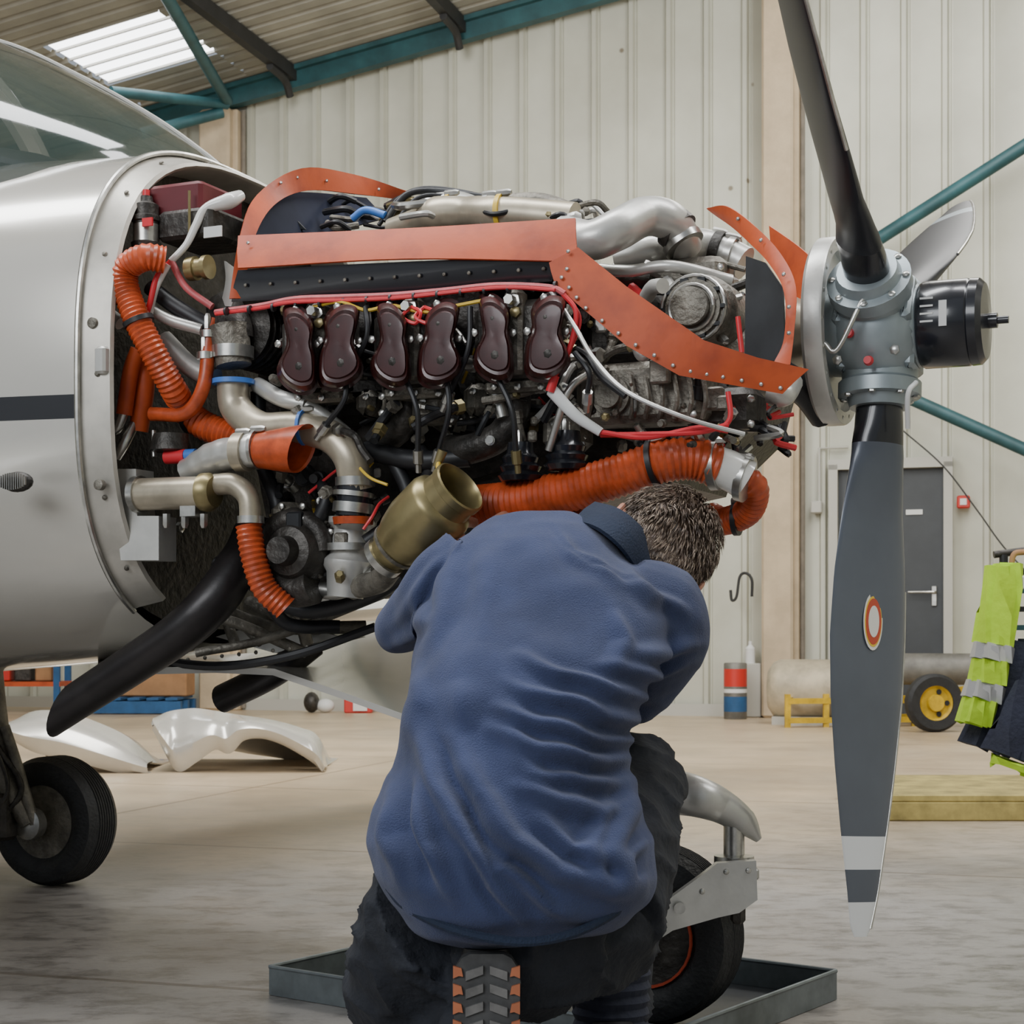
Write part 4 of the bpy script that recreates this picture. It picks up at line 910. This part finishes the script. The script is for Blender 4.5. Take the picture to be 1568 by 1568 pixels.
def hand(name,w,dirn,palmn,side):
    b=MB(); dirn=V(dirn).normalized(); n_=V(palmn); n_=(n_-dirn*n_.dot(dirn)).normalized(); s_=dirn.cross(n_)*side; w=V(w)
    b.sweep([w-dirn*.05,w,w+dirn*.02],[.027,.026,.03],'skin',flat=.8)
    b.box(w+dirn*.055,(.09,.078,.028),'skin',(dirn,s_,n_),bev=.012)
    for i,(o,ln) in enumerate(((-.030,.068),(-.010,.078),(.011,.072),(.031,.056))):
        p0=w+dirn*.09+s_*o; p1=p0+dirn*ln*.42+n_*.006; p2=p1+dirn*ln*.18+n_*ln*.32; p3=p2-dirn*ln*.08+n_*ln*.28
        b.sweep([p0-dirn*.02,p0,p1,p2,p3],[.0095,.0095,.009,.0082,.0065],'skin',seg=12,n=4); b.ell(p3,(.0065,)*3,'skin')
    p0=w+dirn*.03-s_*.036; b.sweep([p0,p0-s_*.025+dirn*.022+n_*.01,p0-s_*.03+dirn*.045+n_*.028,p0-s_*.02+dirn*.06+n_*.038],[.014,.012,.010,.008],'skin',seg=12,n=4)
    o=b.obj(name,man); tomesh(o,.003,2)
hand('right_hand',P(902,900,2.63),(-.15,.25,1),(-.2,1,-.1),1)
hand('left_hand',P(700,880,2.605),(.75,.25,.6),(.2,1,-.1),-1)

# ================================================================= BACKGROUND OBJECTS
def shell(name,pairs,d0,d1,par=None):
    b=MB(); T=[P(x,t,d1) for x,t,_ in pairs]; Bt=[P(x,bo,d0) for x,_,bo in pairs]
    rows=[[x.lerp(y,f)+V((0,-.13*sin(pi*f),.02*sin(pi*f))) for x,y in zip(cr(T,5)[0],cr(Bt,5)[0])] for f in (0,.15,.3,.5,.7,.85,1)]
    for r in rows:
        for p in r: p.z=max(p.z,.006)
    b.sheet(rows,.012,'paint')
    back=[[x+V((0,.02+.6*f,-.22*f*f)) for x in cr(T,5)[0]] for f in (0,.25,.5,.75,1)]
    for r in back:
        for p in r: p.z=max(p.z,.006)
    b.sheet(back,.012,'paint'); return b.obj(name,par)
shell('cowling_panel',[(240,1102,1120),(256,1094,1152),(274,1090,1180),(300,1088,1166),(330,1092,1146),(352,1096,1152),(372,1099,1132),(400,1103,1128),(430,1109,1136),(460,1118,1152),(484,1130,1168),(498,1176,1182)],8.15,8.4)
shell('cowling_panel.001',[(20,1108,1130),(55,1092,1150),(100,1094,1160),(145,1108,1172),(195,1132,1184),(232,1168,1186)],8.1,8.35)
b=MB(); c=G(1126,1101); b.lathe(c,(0,0,1),[(0,.088),(.008,.092),(.44,.092),(.448,.086),(.44,.08),(.435,.0)],'tankg',seg=30)
b.lathe(c,(0,0,1),[(.26,.0925),(.40,.0925)],'red',seg=30,cap=False); b.lathe(c,(0,0,1),[(.06,.0925),(.18,.0925)],'bluep',seg=30,cap=False); b.lathe(c,(0,0,1),[(.21,.0925),(.24,.0925)],'label',seg=30,cap=False)
b.obj('oil_can')
b=MB(); c=G(1146,1101)+V((.06,.32,.0)); b.box(c+V((0,0,.22)),(.16,.16,.44),'frame',bev=.01); b.lathe(c+V((0,0,.44)),(0,0,1),[(0,.04),(.12,.04),(.15,.015),(.18,.015)],'label'); b.obj('water_bottle_on_stand')
tk=empty('gas_bottle_trolley')
b=MB(); p0=G(1150,1108)+V((.12,0,.26)); p0.z=.26; 
d_=(V((1,-.25,0))).normalized()
b.lathe(p0,d_,[(0,.05),(.01,.14),(.05,.2),(.1,.225),(.7,.225),(.76,.2),(.8,.14)],'cream',seg=32)
q0=p0+d_*.5+V((0,-.25,.16)); b.lathe(q0,d_,[(0,.03),(.03,.09),(.08,.115),(1.15,.115),(1.2,.09),(1.25,.03),(1.33,.03)],'tankg',seg=28); b.lathe(q0+d_*1.27,d_,[(0,.05),(.08,.05)],'black')
b.lathe(q0,d_,[(.95,.117),(1.02,.117)],'yellow',seg=28,cap=False); b.box(p0+d_*.4+V((0,0,-.23)),(.7,.3,.06),'frame',(d_,d_.cross(V((0,0,1))),V((0,0,1))))
b.obj('tanks',tk)
b=MB(); yw=G(1430,1121); yw.z=.20; R_=.20
b.lathe(yw,V((.15,-1,0)),[(-.05,R_*.6),(-.055,R_*.9),(-.03,R_),(.03,R_),(.055,R_*.9),(.05,R_*.6)],'tyre',seg=40,cap=False); b.lathe(yw,V((.15,-1,0)),[(-.04,R_*.6),(0,R_*.5),(.035,R_*.62),(.04,R_*.6),(.02,R_*.5),(.02,R_*.3),(.05,R_*.28),(.05,.0)],'yellow',seg=36)
for j in range(5): 
    t=2*pi*j/5; b.lathe(yw+V((.15,-1,0)).normalized()*.024+V((cos(t)*.08,0,sin(t)*.08)),V((.15,-1,0)),[(0,.018),(.004,.018)],'dark')
f0=G(1206,1114); f1=G(1400,1112); 
for zz in (.05,.19): b.beam(f0+V((0,0,zz)),f1+V((0,0,zz)),.05,.04,'yellow'); b.beam(f0+V((.1,.45,zz)),f1+V((.1,.45,zz)),.05,.04,'yellow')
for f in (0,.3,.65,1): b.beam(f0.lerp(f1,f)+V((0,0,.0)),f0.lerp(f1,f)+V((0,0,.24)),.04,.04,'yellow',up=(0,1,0)); b.beam(f0.lerp(f1,f)+V((0,0,.19)),f0.lerp(f1,f)+V((.1,.45,.19)),.04,.04,'yellow')
b.beam(f1+V((0,0,.2)),yw+V((.4,.05,.12)),.05,.05,'yellow'); b.beam(yw+V((.3,.05,.12)),yw+V((.3,.05,.3)),.04,.04,'yellow',up=(0,1,0)); b.sweep([yw,yw+V((-.07,.5,0))],.02,'castd')
b.obj('frame',tk)
b=MB(); p=G(1360,1258); q=G(1568,1262)
w=q.x-p.x+1.0; c=V((p.x+w/2-.0,p.y+.45,0))
b.box(c+V((0,0,.08)),(w,.88,.025),'wood',bev=.004)
for yy_ in (-.41,0,.41): b.box(c+V((0,yy_,.034)),(w,.06,.066),'wood',bev=.004)
b.obj('wooden_platform')
st=empty('coat_rack'); b=MB(); d_=4.6
xp=P(1780,900,d_).x
for dy in (-.1,.2): b.sweep([V((xp,d_+dy,0.02)),V((xp,d_+dy,.98))],.016,'black',seg=10)
b.box(V((xp,d_+.05,.012)),(.22,.55,.024),'castd',bev=.005)
b.sweep([V((xp,d_+.05,.93)),V((P(1530,0,d_).x,d_+.05,.87))],.010,'castd'); b.sweep([V((xp,d_+.05,.40)),V((P(1545,0,d_).x,d_+.05,.40))],.012,'steel')
for x in (1545,1590): b.sweep([V((P(x,0,d_).x,d_+.05,.40)),V((P(x,0,d_).x,d_+.05,.87))],.012,'black')
for k in range(9): b.box(V((P(1567,0,d_).x,d_+.0,.42+.05*k)),(.10,.05,.014),'teal' if k%2 else 'black'); 
b.sweep([P(1548,880,d_),P(1552,850,d_),P(1570,845,d_)],.008,'cardboard')
b.obj('rack',st)
b=MB()
def cloth(pl,pr,mat,th=.03,yy0=0):
    n=len(pl); rows=[]
    for i in range(n):
        a=P(pl[i][0],pl[i][1],d_-.02+yy0); c_=P(pr[i][0],pr[i][1],d_-.02+yy0); rows.append([a.lerp(c_,f/12)+V((0,.018*sin(f*1.7+i*.5)-.03*sin(pi*f/12),0)) for f in range(13)])
    b.sheet(rows,th,mat)
cloth([(1520,868),(1518,900),(1512,940),(1506,985)],[(1550,862),(1548,900),(1542,945),(1536,990)],'hivis')
cloth([(1505,986),(1500,1010)],[(1536,988),(1530,1012)],'reflect',.034)
cloth([(1500,1010),(1494,1045)],[(1530,1012),(1524,1048)],'hivis'); cloth([(1493,1045),(1486,1070)],[(1524,1048),(1514,1072)],'reflect',.034); cloth([(1486,1070),(1476,1108)],[(1514,1072),(1500,1108)],'hivis')
cloth([(1545,985),(1520,1040),(1500,1090),(1482,1140)],[(1600,975),(1610,1040),(1600,1100),(1535,1154)],'navy',.03,.03)
cloth([(1560,1050),(1545,1080),(1528,1120),(1518,1150)],[(1640,1040),(1640,1090),(1640,1150),(1640,1190)],'navy',.04,-.08); cloth([(1518,1152),(1520,1162)],[(1640,1200),(1640,1225)],'hivis',.045,-.08)
b.box(P(1556,892,d_-.05),(.05,.02,.035),'label',bev=.003)
b.obj('hi_vis_jackets',st)
b=MB(); c=G(215,1090)+V((.05,-.15,0)); 
for k in range(5): b.box(c+V((-.4+.16*k+.08,0,.13)),(.10,.7,.02),'bluep')
for k in (-.32,0,.32): b.box(c+V((0,k,.06)),(.8,.08,.1),'bluep')
b.box(c+V((.1,.1,.27)),(.6,.4,.25),'cardboard',bev=.01); b.obj('blue_pallet_with_boxes')
b=MB(); c=G(548,1092); b.box(c+V((0,.1,.07)),(.24,.2,.14),'red',bev=.01); b.box(c+V((.02,-.01,.07)),(.12,.01,.1),'label'); b.obj('tool_box')
b=MB(); c=G(475,1092); b.ell(c+V((0,.1,.09)),(.07,.1,.09),'castd'); b.ell(c+V((.12,.1,.06)),(.08,.08,.06),'label'); b.obj('rag_bag')
b=MB(); c=G(15,1093)+V((-.1,0,0))
for zz in (.25,.55): b.box(c+V((0,.3,zz)),(1.0,.4,.04),'orange')
for sx in (-.47,.47):
    for sy in (.12,.48): b.box(c+V((sx,sy,.3)),(.05,.05,.6),'bluep')
for k in range(5): b.box(c+V((-.38+.18*k,.28,.36)),(.14,.25,.17),random.choice(('label','red','castd','cardboard')),bev=.01)
b.obj('storage_shelf')

# ================================================================= LIGHT, WORLD, CAMERA
w=bpy.data.worlds.new('World'); bpy.context.scene.world=w; w.use_nodes=True
w.node_tree.nodes['Background'].inputs[0].default_value=(.82,.90,1,1); w.node_tree.nodes['Background'].inputs[1].default_value=.45
def area(name,loc,tgt,sx,sy,pw,col=(1,1,1)):
    l=bpy.data.lights.new(name,'AREA'); l.shape='RECTANGLE'; l.size=sx; l.size_y=sy; l.energy=pw; l.color=col
    o=bpy.data.objects.new(name,l); bpy.context.scene.collection.objects.link(o); o.location=loc; o.rotation_euler=(V(tgt)-V(loc)).to_track_quat('-Z','Y').to_euler(); return o
area('hangar_door_daylight',(-3.5,-3.0,3.8),(0,3,.9),4,2.2,270,(.94,.97,1))
area('overhead_fill',(-1.3,2.9,4.6),(-.4,3.0,0),.7,4,215,(.96,.98,1))  # this lamp and those below are added fill
area('overhead_fill_2',(2.2,2.2,4.8),(.4,2.9,.8),.6,3,130,(.98,.98,1))
area('overhead_fill_3',(2.4,6.8,5.0),(2,7.8,0),1.2,5,185,(1,.98,.94))  # added fill lamps from here on brighten the background floor and wall
area('overhead_fill_4',(-1.8,8.8,4.7),(-1.2,11.5,1),1.2,5,310,(.99,.98,.95))
area('overhead_fill_5',(3.0,10.5,5.6),(2.6,13.5,2),1.2,4,170,(.99,.98,.95))
cam=bpy.data.cameras.new('camera'); co=bpy.data.objects.new('camera',cam); bpy.context.scene.collection.objects.link(co)
co.location=(0,0,CH); co.rotation_euler=(pi/2,0,0); cam.sensor_width=36; cam.lens=F/1568*36; cam.shift_y=(HY-784)/1568; cam.clip_start=.05
cam.dof.use_dof=True; cam.dof.focus_distance=2.7; cam.dof.aperture_fstop=22
bpy.context.scene.camera=co
